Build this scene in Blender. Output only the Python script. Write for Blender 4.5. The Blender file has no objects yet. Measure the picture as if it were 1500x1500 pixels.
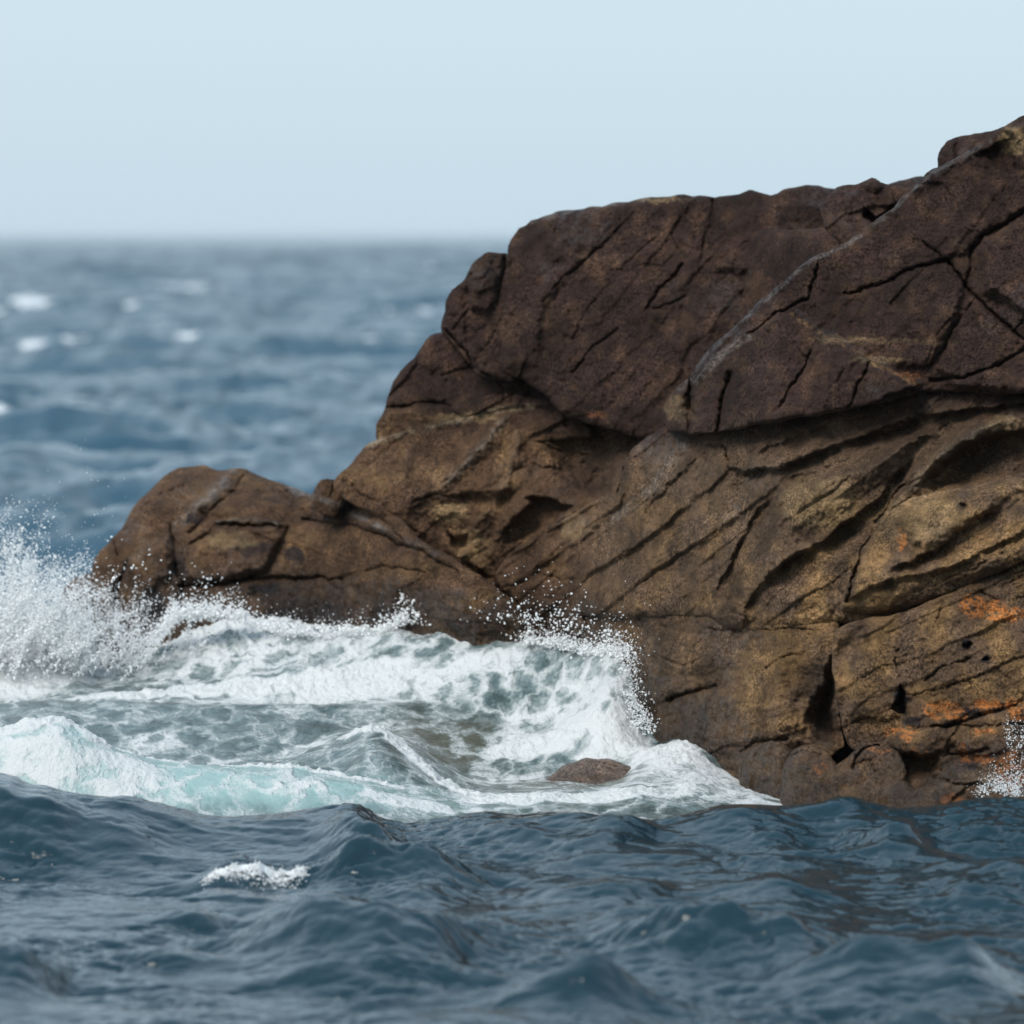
import bpy, math, random
import numpy as np
rng = np.random.default_rng(7)
random.seed(7)
S = bpy.context.scene
COL = S.collection

# ---------------------------------------------------------------- camera geometry
CAMZ = 4.0                 # camera height above mean water
C = 1.1653e-4              # metres per photo pixel at 1 m
HOR = 345.0                # horizon row of the photograph

def at(u, v, Y):
    u = np.asarray(u, float); v = np.asarray(v, float); Y = np.asarray(Y, float)
    u, v, Y = np.broadcast_arrays(u, v, Y)
    return np.stack([(u - 750) * C * Y, Y, CAMZ - (v - HOR) * C * Y], -1)

def zof(v, Y):
    return CAMZ - (v - HOR) * C * Y

# ---------------------------------------------------------------- numpy noise
def _h(ix, iy, seed):
    with np.errstate(over='ignore'):
        h = (ix.astype(np.int64) * 374761393 + iy.astype(np.int64) * 668265263 + seed * 974711 + 12345) & 0xFFFFFFFF
        h = ((h ^ (h >> 13)) * 1274126177) & 0xFFFFFFFF
        h = ((h ^ (h >> 16)) * 2246822519) & 0xFFFFFFFF
        h = h ^ (h >> 15)
    return h.astype(np.float64) / 4294967296.0

def gn(x, y, seed=0):
    x = np.asarray(x, float); y = np.asarray(y, float)
    ix = np.floor(x); iy = np.floor(y)
    fx = x - ix; fy = y - iy
    sx = fx * fx * fx * (fx * (fx * 6 - 15) + 10); sy = fy * fy * fy * (fy * (fy * 6 - 15) + 10)
    def g(dx, dy):
        a = _h(ix + dx, iy + dy, seed) * 2 * math.pi
        return np.cos(a) * (fx - dx) + np.sin(a) * (fy - dy)
    n0 = g(0, 0) * (1 - sx) + g(1, 0) * sx
    n1 = g(0, 1) * (1 - sx) + g(1, 1) * sx
    return (n0 * (1 - sy) + n1 * sy) * 1.5

def fbm(x, y, octv=4, seed=0, gain=.5):
    t = 0; a = 1; f = 1; n = 0
    for o in range(octv):
        t = t + a * gn(x * f + 17.3 * o, y * f - 9.1 * o, seed + o); n += a
        a *= gain; f *= 2.03
    return t / n

def ridged(x, y, octv=4, seed=0, gain=.5):
    t = 0; a = 1; f = 1; n = 0
    for o in range(octv):
        t = t + a * (1 - np.minimum(1, np.abs(gn(x * f + 7.7 * o, y * f + 3.1 * o, seed + o)) * 2.2)); n += a
        a *= gain; f *= 2.07
    return t / n

def cells(x, y, seed=0):
    """jittered cells: F1, F2-F1, and a tilted plane per cell (broken facets)"""
    ix = np.floor(x); iy = np.floor(y)
    d1 = np.full(x.shape, 9.); d2 = np.full(x.shape, 9.); pl = np.zeros(x.shape)
    for dx in (-1, 0, 1):
        for dy in (-1, 0, 1):
            jx = ix + dx; jy = iy + dy
            px = jx + .15 + .7 * _h(jx, jy, seed); py = jy + .15 + .7 * _h(jx, jy, seed + 1)
            d = np.hypot(x - px, y - py)
            p = (x - px) * (_h(jx, jy, seed + 2) - .5) * 2 + (y - py) * (_h(jx, jy, seed + 3) - .5) * 2 + (_h(jx, jy, seed + 4) - .5) * .7
            near = d < d1
            d2 = np.where(near, d1, np.minimum(d2, d)); pl = np.where(near, p, pl); d1 = np.minimum(d, d1)
    return d1, d2 - d1, pl

def sst(a, b, x):
    t = np.clip((x - a) / (b - a), 0, 1)
    return t * t * (3 - 2 * t)

def dseg(u, v, P, closed=False):
    """distance, nearest point to a polyline"""
    P = np.asarray(P, float)
    A = P if closed else P[:-1]
    B = np.roll(P, -1, 0) if closed else P[1:]
    best = np.full(u.shape, 1e9); nu = np.zeros(u.shape); nv = np.zeros(u.shape)
    for a, b in zip(A, B):
        e = b - a; L = e @ e + 1e-9
        t = np.clip(((u - a[0]) * e[0] + (v - a[1]) * e[1]) / L, 0, 1)
        qu = a[0] + t * e[0]; qv = a[1] + t * e[1]
        d = np.hypot(u - qu, v - qv)
        m = d < best
        best = np.where(m, d, best); nu = np.where(m, qu, nu); nv = np.where(m, qv, nv)
    return best, nu, nv

def inside(u, v, P):
    P = np.asarray(P, float); ins = np.zeros(u.shape, bool)
    for a, b in zip(P, np.roll(P, -1, 0)):
        if a[1] == b[1]: continue
        c = ((a[1] > v) != (b[1] > v)) & (u < (b[0] - a[0]) * (v - a[1]) / (b[1] - a[1]) + a[0])
        ins ^= c
    return ins

def sdist(u, v, P):
    d, nu, nv = dseg(u, v, P, True)
    return np.where(inside(u, v, P), d, -d), nu, nv

def roughen(P, amp, seed, step=7.):
    P = np.asarray(P, float); out = []
    for a, b in zip(P, np.roll(P, -1, 0)):
        n = max(1, int(np.hypot(*(b - a)) / step))
        for i in range(n):
            out.append(a + (b - a) * i / n)
    Q = np.array(out)
    # light smoothing of the corners, then a broken edge
    Q2 = .25 * np.roll(Q, 1, 0) + .5 * Q + .25 * np.roll(Q, -1, 0)
    Q2[:, 0] += amp * fbm(Q[:, 0] / 26., Q[:, 1] / 26., 3, seed) * 1.6
    Q2[:, 1] += amp * fbm(Q[:, 0] / 26. + 50, Q[:, 1] / 26., 3, seed + 9) * 1.6
    return Q2

def hermite(xs, T, x, axis):
    """smooth (Catmull-Rom) lookup along one axis of a table at a vector of positions"""
    T = np.moveaxis(T, axis, 0)
    m = np.gradient(T, xs, axis=0)
    i = np.clip(np.searchsorted(xs, x) - 1, 0, len(xs) - 2)
    h = (xs[i + 1] - xs[i]); t = np.clip((x - xs[i]) / h, 0, 1)
    sh = (-1,) + (1,) * (T.ndim - 1)
    t = t.reshape(sh); hh = h.reshape(sh)
    r = (2*t**3-3*t**2+1)*T[i] + (t**3-2*t**2+t)*hh*m[i] + (-2*t**3+3*t**2)*T[i+1] + (t**3-t**2)*hh*m[i+1]
    return np.moveaxis(r, 0, axis)

# ---------------------------------------------------------------- mesh helper
def mk(name, V, quads=None, tris=None, mat=None, parent=None, smooth=True, fl=None, colr=None):
    me = bpy.data.meshes.new(name)
    V = np.ascontiguousarray(V, np.float32)
    nq = 0 if quads is None else len(quads); nt = 0 if tris is None else len(tris)
    me.vertices.add(len(V)); me.vertices.foreach_set('co', V.ravel())
    li = []
    if nq: li.append(np.asarray(quads, np.int32).ravel())
    if nt: li.append(np.asarray(tris, np.int32).ravel())
    li = np.concatenate(li)
    me.loops.add(len(li)); me.loops.foreach_set('vertex_index', li)
    st = np.concatenate([np.arange(nq) * 4, nq * 4 + np.arange(nt) * 3]).astype(np.int32)
    me.polygons.add(nq + nt); me.polygons.foreach_set('loop_start', st)
    me.polygons.foreach_set('use_smooth', np.full(nq + nt, smooth))
    for k, a in (fl or {}).items():
        at_ = me.attributes.new(k, 'FLOAT', 'POINT'); at_.data.foreach_set('value', np.ascontiguousarray(a, np.float32).ravel())
    if colr is not None:
        at_ = me.attributes.new('tint', 'FLOAT_COLOR', 'POINT'); at_.data.foreach_set('color', np.ascontiguousarray(colr, np.float32).ravel())
    me.update(calc_edges=True); me.validate()
    o = bpy.data.objects.new(name, me); COL.objects.link(o)
    if mat: me.materials.append(mat)
    if parent: o.parent = parent
    return o

def tag(o, label=None, cat=None, group=None, kind=None):
    if label: o['label'] = label
    if cat: o['category'] = cat
    if group: o['group'] = group
    if kind: o['kind'] = kind
    return o

def empty(name, loc=(0, 0, 0)):
    o = bpy.data.objects.new(name, None); COL.objects.link(o); o.location = loc
    return o

# ---------------------------------------------------------------- materials
class NT:
    def __init__(s, name):
        s.m = bpy.data.materials.new(name); s.m.use_nodes = True
        s.t = s.m.node_tree; s.t.nodes.clear()
    def n(s, typ, **kw):
        nd = s.t.nodes.new(typ)
        ins = kw.pop('ins', {})
        for k, v in kw.items(): setattr(nd, k, v)
        for k, v in ins.items():
            if hasattr(v, 'links') or isinstance(v, bpy.types.NodeSocket): s.t.links.new(v, nd.inputs[k])
            else: nd.inputs[k].default_value = v
        return nd
    def math(s, op, a, b=0., clamp=False):
        nd = s.n('ShaderNodeMath', operation=op, use_clamp=clamp, ins={0: a, 1: b}); return nd.outputs[0]
    def noise(s, vec, scale, detail=4, rough=.55, dist=0.):
        nd = s.n('ShaderNodeTexNoise', ins={'Vector': vec, 'Scale': scale, 'Detail': detail, 'Roughness': rough, 'Distortion': dist}); return nd.outputs['Fac']
    def ramp(s, fac, a, b, lo=0., hi=1.):
        nd = s.n('ShaderNodeMapRange', interpolation_type='SMOOTHSTEP', ins={0: fac, 1: a, 2: b, 3: lo, 4: hi}); return nd.outputs[0]
    def mix(s, f, a, b, mode='MIX'):
        nd = s.n('ShaderNodeMix', data_type='RGBA', blend_type=mode)
        for i, v in ((0, f), (6, a), (7, b)):
            if isinstance(v, bpy.types.NodeSocket): s.t.links.new(v, nd.inputs[i])
            else: nd.inputs[i].default_value = v
        return nd.outputs[2]
    def out(s, sh, vol=None):
        o = s.n('ShaderNodeOutputMaterial')
        if sh: s.t.links.new(sh, o.inputs[0])
        if vol: s.t.links.new(vol, o.inputs[1])
        return s.m

def rgb(r, g, b): return (r, g, b, 1.)

def rock_material():
    T = NT('wet_granite')
    co = T.n('ShaderNodeNewGeometry').outputs['Position']
    tint = T.n('ShaderNodeAttribute', attribute_name='tint')
    wet = T.n('ShaderNodeAttribute', attribute_name='wet').outputs['Fac']
    wet = T.math('MULTIPLY', wet, T.ramp(T.noise(co, 13, 5, .7, .5), .36, .62))
    s1 = T.noise(co, 48, 5, .75); s2 = T.noise(co, 9, 5, .6, .6); s3 = T.noise(co, 130, 2, .6); s4 = T.noise(co, 2.2, 4, .6)
    grain = T.math('ADD', 1., T.math('MULTIPLY', T.math('SUBTRACT', T.ramp(s1, .36, .66, .36, 1.85), 1.), T.ramp(T.noise(co, 1.9, 4, .65, .8), .36, .62, .30, 1.1)))
    mul = T.math('MULTIPLY', grain, T.ramp(s2, .3, .7, .66, 1.36))
    mul = T.math('MULTIPLY', mul, T.ramp(s4, .3, .7, .62, 1.38))
    mc = T.n('ShaderNodeCombineXYZ', ins={0: mul, 1: mul, 2: mul}).outputs[0]
    base = T.mix(1., tint.outputs['Color'], mc, 'MULTIPLY')
    base = T.mix(T.math('MULTIPLY', T.ramp(s3, .60, .72), .55), base, T.mix(1., tint.outputs['Color'], (2.3, 2.1, 1.6, 1), 'MULTIPLY'))
    base = T.mix(T.math('MULTIPLY', T.ramp(s3, .40, .30), .6), base, rgb(.012, .010, .010))
    rough = T.math('SUBTRACT', T.ramp(s2, .35, .65, .72, .9), T.math('MINIMUM', T.math('MULTIPLY', wet, .42), .52))
    h = T.math('ADD', T.math('MULTIPLY', T.noise(co, 26, 6, .7), .036), T.math('MULTIPLY', T.noise(co, 85, 3, .65), .013))
    bp = T.n('ShaderNodeBump', ins={'Strength': .75, 'Distance': 1.0, 'Height': h})
    b = T.n('ShaderNodeBsdfPrincipled', ins={'Base Color': base, 'Roughness': rough, 'Normal': bp.outputs[0], 'IOR': 1.4, 'Specular IOR Level': T.ramp(wet, .1, .8, .18, .5)})
    return T.out(b.outputs[0])

def water_material(name, body, far=False):
    T = NT(name)
    co = T.n('ShaderNodeNewGeometry').outputs['Position']
    foam = T.n('ShaderNodeAttribute', attribute_name='foam').outputs['Fac']
    if far:
        st = T.n('ShaderNodeMapping', ins={0: co, 3: (1, .35, 1)}).outputs[0]
        h = T.math('MULTIPLY', T.noise(st, 1.6, 4, .55), .045)
    else:
        st = T.n('ShaderNodeMapping', ins={0: co, 2: (0, 0, .35), 3: (1, .55, 1)}).outputs[0]
        h = T.math('ADD', T.math('MULTIPLY', T.noise(st, 5.5, 4, .55, .5), .006), T.math('MULTIPLY', T.noise(st, 24, 4, .65, .6), .004))
    bp = T.n('ShaderNodeBump', ins={'Strength': 1., 'Distance': 1.0, 'Height': h})
    fn = T.noise(co, 1.2 if far else 9, 5, .7, .8)
    fm = T.ramp(T.math('ADD', foam, T.math('MULTIPLY', T.math('SUBTRACT', fn, .5), .9)), .42, .62)
    fm = T.math('MULTIPLY', fm, T.ramp(foam, .02, .15))
    col = T.mix(fm, body, rgb(.72, .75, .76))
    b = T.n('ShaderNodeBsdfPrincipled', ins={'Base Color': col, 'Roughness': T.ramp(fm, 0, 1, (.07 if not far else .2), .8), 'IOR': 1.42, 'Normal': bp.outputs[0]})
    return T.out(b.outputs[0])

def surf_material():
    T = NT('surf_water')
    co = T.n('ShaderNodeNewGeometry').outputs['Position']
    foam = T.n('ShaderNodeAttribute', attribute_name='foam').outputs['Fac']
    aer = T.n('ShaderNodeAttribute', attribute_name='aer').outputs['Fac']
    oli = T.n('ShaderNodeAttribute', attribute_name='oli').outputs['Fac']
    mp = T.n('ShaderNodeMapping', ins={0: co, 3: (1., .62, 1.)}).outputs[0]
    wn = T.n('ShaderNodeTexNoise', ins={'Vector': mp, 'Scale': 2.4, 'Detail': 4, 'Roughness': .6}).outputs['Color']
    wv = T.n('ShaderNodeVectorMath', operation='MULTIPLY_ADD', ins={0: wn, 1: (.55, .55, .55), 2: mp}).outputs[0]
    wn2 = T.n('ShaderNodeTexNoise', ins={'Vector': mp, 'Scale': 11., 'Detail': 3}).outputs['Color']
    wv = T.n('ShaderNodeVectorMath', operation='MULTIPLY_ADD', ins={0: wn2, 1: (.10, .10, .10), 2: wv}).outputs[0]
    # lacy foam: walls between bubbles of water
    vo = T.n('ShaderNodeTexVoronoi', feature='DISTANCE_TO_EDGE', ins={'Vector': wv, 'Scale': 3.1}).outputs['Distance']
    vo2 = T.n('ShaderNodeTexVoronoi', feature='DISTANCE_TO_EDGE', ins={'Vector': wv, 'Scale': 8.}).outputs['Distance']
    big = T.noise(wv, 3.2, 6, .62)
    fine = T.noise(mp, 24, 5, .7, .4)
    lace = T.math('ADD', T.math('MULTIPLY', T.ramp(vo, .0, .26, 1., 0.), .42), T.math('MULTIPLY', T.ramp(vo2, .0, .25, 1., 0.), .16))
    pat = T.math('ADD', lace, T.math('MULTIPLY', T.math('SUBTRACT', big, .5), 1.1))
    pat = T.math('ADD', pat, T.math('MULTIPLY', T.math('SUBTRACT', fine, .5), .45))
    d = T.math('ADD', T.math('MULTIPLY', T.math('SUBTRACT', foam, .5), 1.7), pat)
    fm = T.math('MULTIPLY', T.ramp(d, -.02, .66), T.ramp(foam, .01, .12))
    thin = T.math('MULTIPLY', T.ramp(d, -.35, .25), .30)          # milky water round the foam
    body = T.mix(aer, rgb(.050, .080, .080), rgb(.25, .385, .365))
    body = T.mix(oli, body, rgb(.085, .078, .052))
    body = T.mix(thin, body, rgb(.50, .60, .60))
    col = T.mix(fm, body, rgb(.66, .68, .675))
    st = T.n('ShaderNodeMapping', ins={0: co, 3: (1, .6, 1)}).outputs[0]
    hw = T.math('ADD', T.math('MULTIPLY', T.noise(st, 6, 6, .62, .5), .024), T.math('MULTIPLY', T.noise(st, 24, 4, .6, .4), .006))
    hf = T.math('ADD', T.math('MULTIPLY', fm, .005), T.math('MULTIPLY', T.math('MULTIPLY', T.noise(co, 30, 6, .7), fm), .022))
    bp = T.n('ShaderNodeBump', ins={'Strength': 1., 'Distance': 1.0, 'Height': T.math('ADD', hw, hf)})
    b = T.n('ShaderNodeBsdfPrincipled', ins={'Base Color': col, 'Roughness': T.ramp(fm, 0, 1, .10, .75), 'IOR': 1.333, 'Normal': bp.outputs[0]})
    return T.out(b.outputs[0])

def spray_material():
    T = NT('white_spray')
    d = T.n('ShaderNodeBsdfDiffuse', ins={'Color': rgb(.97, .98, .98)})
    t = T.n('ShaderNodeBsdfTranslucent', ins={'Color': rgb(.97, .98, .98)})
    g = T.n('ShaderNodeBsdfGlossy', ins={'Color': rgb(.9, .9, .9), 'Roughness': .2})
    m = T.n('ShaderNodeMixShader', ins={0: .22, 1: d.outputs[0], 2: t.outputs[0]})
    m2 = T.n('ShaderNodeMixShader', ins={0: .06, 1: m.outputs[0], 2: g.outputs[0]})
    return T.out(m2.outputs[0])

ROCK = rock_material()
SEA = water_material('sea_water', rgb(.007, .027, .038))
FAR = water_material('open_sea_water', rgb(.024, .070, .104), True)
SURF = surf_material()
SPRAY = spray_material()

# ---------------------------------------------------------------- rock colours (albedo)
PURPLE = np.array([.030, .0170, .0135]); BROWN = np.array([.072, .041, .024]); GOLD = np.array([.182, .108, .048])
GREYB = np.array([.098, .067, .045]); ORANGE = np.array([.34, .125, .036]); BLACK = np.array([.016, .013, .014]); PALE = np.array([.27, .185, .095])

def mixc(a, b, t):
    return a * (1 - t[..., None]) + b * t[..., None]

def tint_at(u, v, patches):
    n1 = fbm(u / 120., v / 120., 4, 40); n2 = fbm(u / 45., v / 45., 4, 41)
    c = np.broadcast_to(PURPLE, u.shape + (3,)).copy()
    # line where the dark splash-zone crust gives way to bare granite
    edge = np.interp(u, [0, 480, 560, 700, 900, 1000, 1350, 1500, 1800], [300, 560, 590, 590, 640, 640, 600, 585, 560])
    low = sst(-20, 55, v - edge + 45 * n1)
    c = mixc(c, BROWN, low)
    right = sst(850, 1250, u + 150 * n1)
    c = mixc(c, GREYB, low * .55 * sst(800, 950, u + 80 * n1))
    gold = sst(-.35, .45, n2 + .5 * n1) * right * sst(60, 150, v - edge + 60 * n1)
    c = mixc(c, GOLD, gold * .9)
    c = mixc(c, GOLD, low * (1 - right) * .38 * sst(-.1, .5, n2))
    c = mixc(c, BROWN, (1 - low) * .55 * sst(-.15, .5, n2 * .7 + .6 * fbm(u / 22., v / 22., 3, 43)))
    c = mixc(c, BROWN, sst(1015, 1100, v + 30 * n1) * .45)
    wob_u = u + 9 * fbm(u / 16., v / 16., 3, 50); wob_v = v + 9 * fbm(u / 16. + 9, v / 16., 3, 51)
    for (col, pts, wd, st) in LIT_EDGES:
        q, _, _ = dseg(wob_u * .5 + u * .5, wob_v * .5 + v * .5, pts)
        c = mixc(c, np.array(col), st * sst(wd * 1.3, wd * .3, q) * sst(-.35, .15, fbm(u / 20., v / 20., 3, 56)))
    for (kind, cx, cy, rx, ry, st) in patches:
        q = np.hypot((wob_u - cx) / rx, (wob_v - cy) / ry)
        k = sst(1.15, .7, q) * st
        if kind == 'g': k = k * sst(-.15, .35, fbm((u + .8 * v) / 60., (v - .8 * u) / 9., 4, 53))
        if kind == 'o': k = k * sst(-.06, .10, fbm(u / 11., v / 7., 4, 52, .65) + .10)
        c = mixc(c, {'o': ORANGE, 'k': BLACK, 'p': PALE, 'g': GREYB, 'b': np.array([.110, .078, .060])}[kind], k)
    return c

LIT_EDGES = [  # sky sheen painted pale along arrises and lit ledge tops
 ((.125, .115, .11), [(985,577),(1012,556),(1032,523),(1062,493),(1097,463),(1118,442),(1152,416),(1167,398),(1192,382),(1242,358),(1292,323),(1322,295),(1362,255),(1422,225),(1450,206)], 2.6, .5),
 ((.15, .125, .105), [(1020,560),(1050,528),(1075,506),(1096,494)], 6, .6), ((.20, .115, .05), [(1160,462),(1200,487),(1262,521),(1345,566)], 3.5, .45),
 ((.19, .14, .085), [(530,652),(615,629),(725,602),(780,594)], 5, .7), ((.15, .125, .10), [(742,610),(700,660),(660,705)], 6, .5), ((.16, .14, .125), [(1000,655),(950,720),(900,760)], 9, .4),
 ((.15, .135, .125), [(427,716),(500,742),(560,775)], 5, .6), ((.15, .135, .12), [(260,770),(290,742),(330,706)], 9, .5), ((.17, .15, .13), [(316,764),(367,761),(405,766)], 3, .6), ((.17, .13, .08), [(1340,704),(1390,662),(1440,630),(1480,612)], 7, .5),
 ((.16, .145, .13), [(770,328),(840,306),(950,291),(1030,288)], 4, .5)]
PATCHES = [
 # black crust, then shade painted black inside holes and hollows
 ('k', 283, 760, 15, 9, .9), ('k', 430, 812, 16, 13, .9), ('k', 368, 803, 36, 12, .75), ('k', 385, 862, 24, 9, .9), ('k', 262, 832, 12, 16, .7),
 ('k', 222, 895, 22, 38, .9), ('k', 455, 900, 60, 26, .7), ('k', 480, 760, 45, 8, .5), ('k', 167, 900, 8, 40, .6), ('k', 570, 905, 40, 15, .4),
 ('k', 1335, 1055, 14, 9, .9), ('k', 1421, 1044, 18, 7, .9), ('k', 1462, 1036, 22, 6, .9), ('k', 1394, 1061, 16, 6, .8), ('k', 1492, 1060, 14, 20, .8), ('k', 1422, 1123, 14, 5, .8),
 ('k', 1409, 745, 7, 7, .7), ('k', 1416, 944, 7, 9, .95), ('k', 1446, 966, 8, 5, .95), ('k', 1205, 1040, 22, 60, .6), ('k', 1320, 1026, 12, 22, .95),  # shade of the pits and holes, put into the colour
 ('k', 870, 690, 60, 40, .35), ('k', 1440, 670, 60, 28, .35),  # painted shade on the concave face and under the rib
 # orange lichen, plus thin strips painting light on the wedge's ledge
 ('o', 1440, 890, 34, 16, .9), ('o', 1418, 876, 12, 8, .9), ('o', 1475, 900, 30, 12, .9), ('o', 1378, 1040, 30, 13, .85), ('o', 1445, 1033, 26, 9, 1.), ('o', 1405, 1048, 18, 8, .9),
 ('o', 1485, 1035, 14, 10, .9), ('o', 1320, 1072, 26, 9, .7), ('o', 1430, 1112, 30, 8, .9), ('o', 1332, 1083, 8, 6, .8), ('o', 1410, 1098, 8, 10, .9), ('o', 1440, 1072, 20, 6, .7), ('o', 1490, 1050, 10, 8, .8),
 ('o', 1480, 1130, 26, 30, .75), ('o', 1395, 1170, 16, 8, .7), ('o', 1320, 788, 7, 20, .9), ('o', 1342, 822, 8, 5, .8), ('o', 1345, 1102, 14, 4, .8), ('p', 1235, 496, 60, 4, .2),
 ('p', 1290, 528, 46, 5, .22), ('o', 1335, 552, 22, 7, .25), ('o', 1202, 1125, 8, 8, .6), ('o', 1290, 1098, 22, 4, .4), ('o', 870, 608, 20, 4, .25),
 # pale patches
 ('p', 1485, 205, 22, 24, .55), ('p', 1200, 735, 60, 40, .45), ('p', 1350, 760, 70, 40, .3), ('p', 660, 750, 30, 14, .45), ('p', 690, 800, 30, 26, .35), ('p', 840, 770, 20, 22, .3), ('p', 680, 612, 60, 7, .4),
 ('p', 995, 600, 24, 22, .2), ('p', 970, 293, 40, 4, .35), ('p', 340, 792, 40, 14, .3), ('p', 1470, 620, 30, 12, .4), ('p', 1290, 500, 110, 5, .12),
 ('g', 290, 730, 40, 28, .8), ('g', 1000, 690, 60, 50, .6), ('g', 1060, 740, 60, 40, .5),  # grey streaks: wet sheen painted into the colour
]

# ---------------------------------------------------------------- rock builder
def rock(name, outline, base, r, feats=(), amp=1., step=1.9, edge=3., seed=1, deep=1.8, parent=None, ang=.55, facet=1., wetk=1., strata=.35, saw=(0, .4, .6), awk=1., patches=PATCHES):
    P = roughen(outline, edge, seed * 13)
    u0, v0 = P.min(0) - 4; u1, v1 = P.max(0) + 4
    gu = np.arange(u0, u1, step); gv = np.arange(v0, v1, step)
    U, V = np.meshgrid(gu, gv)
    sd, nu, nv = sdist(U, V, P)
    ins = sd > 0
    cell = (ins[:-1, :-1].astype(int) + ins[1:, :-1] + ins[:-1, 1:] + ins[1:, 1:]) >= 2
    out = ~ins
    U = np.where(out, nu, U); V = np.where(out, nv, V); sd = np.maximum(sd, 0)
    used = np.zeros(U.shape, bool)
    used[:-1, :-1] |= cell; used[1:, :-1] |= cell; used[:-1, 1:] |= cell; used[1:, 1:] |= cell
    idx = -np.ones(U.shape, int); idx[used] = np.arange(used.sum())
    u = U[used]; v = V[used]; d = sd[used]
    Q = np.stack([idx[:-1, :-1][cell], idx[1:, :-1][cell], idx[1:, 1:][cell], idx[:-1, 1:][cell]], -1)   # faces the camera
    # warped coordinates keep every line irregular
    wu = u + 6 * fbm(u / 38., v / 38., 3, seed + 3) + 2.6 * fbm(u / 9., v / 9., 2, seed + 4); wv = v + 6 * fbm(u / 38. + 31, v / 38., 3, seed + 5) + 2.6 * fbm(u / 9. + 13, v / 9., 2, seed + 6)
    x = u / 190.; z = -v / 190.           # metres on the face
    Y = base(u, v)
    rr = r * (1 + .5 * fbm(u / 70., v / 70., 2, seed + 21))
    t = np.clip(d / rr, 0, 1)
    Y = Y + (rr / 190.) * .9 * (1 - np.sqrt(np.maximum(0, 1 - (1 - t) ** 2)))
    ca, sa = math.cos(ang), math.sin(ang)
    a1 = x * ca + z * sa; a2 = -x * sa + z * ca        # along / across the bedding
    w1 = fbm(x * 1.3, z * 1.3, 3, seed + 60) * .35
    _, e1, p1 = cells(a1 * 1.3 + w1, a2 * 2.2 + w1, seed + 70)
    _, e2, p2 = cells(a1 * 4.0 + w1 * 2, a2 * 6.0 - w1, seed + 75)
    _, e3, p3 = cells(a1 * 10. + w1 * 5, a2 * 14. - w1 * 4, seed + 78)
    Y = Y - facet * (.075 * p1 + .022 * p2 + .011 * p3)
    Y = Y + facet * .014 * sst(.07, .0, e1) * sst(-.2, .3, fbm(x * 2, z * 2, 2, seed + 81))
    n = .075 * fbm(x * 1.1, z * 1.1, 3, seed + 11) + .036 * fbm(x * 4, z * 4, 4, seed + 12) + .024 * fbm(x * 13, z * 13, 4, seed + 13, .62)
    st = ridged(a1 * 1.1 + w1, a2 * 5.5 + w1 * 2, 4, seed + 14)
    n = n + .045 * strata * (st - .6) + .013 * fbm(x * 30, z * 30, 3, seed + 16, .65)
    if saw[0]:
        cb, sb = math.cos(saw[2]), math.sin(saw[2])
        b1 = x * cb + z * sb; b2 = -x * sb + z * cb
        for kk, (am, per) in enumerate(((saw[0], saw[1]), (saw[0] * .42, saw[1] * .37))):
            sv = b2 / per + .55 * fbm(b1 * .7, b2 * .9, 3, seed + 55 + kk) + .12 * fbm(b1 * 4, b2 * 4, 3, seed + 57 + kk)
            lk = np.floor(sv); lf = sv - lk
            A_ = am * (.35 + 1.3 * _h(lk, lk * 0 + kk, seed + 58)) * sst(-.30, .30, fbm(b1 * .8, lk * 3.3, 2, seed + 59 + kk))
            n = n + A_ * ((1 - lf) ** 1.2 * sst(0, .10, lf) - .4)
    pit = sst(.25, .6, fbm(x * 9, z * 9, 3, seed + 15)) * .022 + sst(.2, .5, fbm(x * 22, z * 22, 2, seed + 17)) * .010
    Y = Y - amp * n + amp * pit
    wet = sst(.1, .5, fbm(x * 1.5, z * 1.5, 4, seed + 90)) * .9
    for f in feats:
        k = f[0]
        if k == 'crack':
            _, L, w, dep = f
            q, _, _ = dseg(wu, wv, L)
            wl = .45 * w * (1 + .9 * fbm(u / 30., v / 30., 2, seed + 31))
            run = sst(-.55, -.02, fbm(u / 34., v / 34., 3, seed + 33) + (.12 if dep > .11 else -.06))
            Y = Y + dep * np.exp(-(q / np.maximum(wl, .8)) ** 1.1) * (.22 + .85 * run)
        elif k == 'fault':            # a ledge: the rock below the line stands back
            _, L, h, w = f
            if L[0][0] > L[-1][0]: L = L[::-1]
            q, qu, qv = dseg(wu, wv, L)
            below = wv - np.interp(wu, [p[0] for p in L], [p[1] for p in L])
            endf = sst(L[0][0] - 4, L[0][0] + 22, wu) * (1 - sst(L[-1][0] - 22, L[-1][0] + 4, wu))
            hv = h * (1 + 1.0 * fbm(u / 38., v / 38., 3, seed + 34)) * endf
            Y = Y + hv * (np.exp(-q / w) * sst(-2.5, 5., below) - .45 * np.exp(-q / w) * sst(5., -2.5, below))
            Y = Y + .035 * endf * np.exp(-(q / 1.8) ** 1.4) * sst(-.4, .1, fbm(u / 34., v / 34., 3, seed + 35))
        elif k == 'ridge':
            _, L, w, h = f
            q, _, _ = dseg(wu, wv, L)
            Y = Y - h * np.maximum(0, 1 - q / w) ** 1.5
            wet = np.maximum(wet, np.exp(-(q / 9.) ** 2))
        elif k in ('step', 'hole'):
            _, L, h, soft = f[:4]
            gx, gy = f[4:6] if len(f) > 4 else (0, 0)
            q, _, _ = sdist(wu, wv, L)
            m = sst(-soft * .3, soft, q)
            c = np.mean(np.asarray(L, float), 0)
            Y = Y - (h + gx * (u - c[0]) / 100. + gy * (v - c[1]) / 100.) * m
        elif k == 'bump':
            _, cx, cy, rx, ry, h = f
            q = np.hypot((wu - cx) / rx, (wv - cy) / ry)
            Y = Y - h * np.sqrt(np.maximum(0, 1 - q * q))
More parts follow.
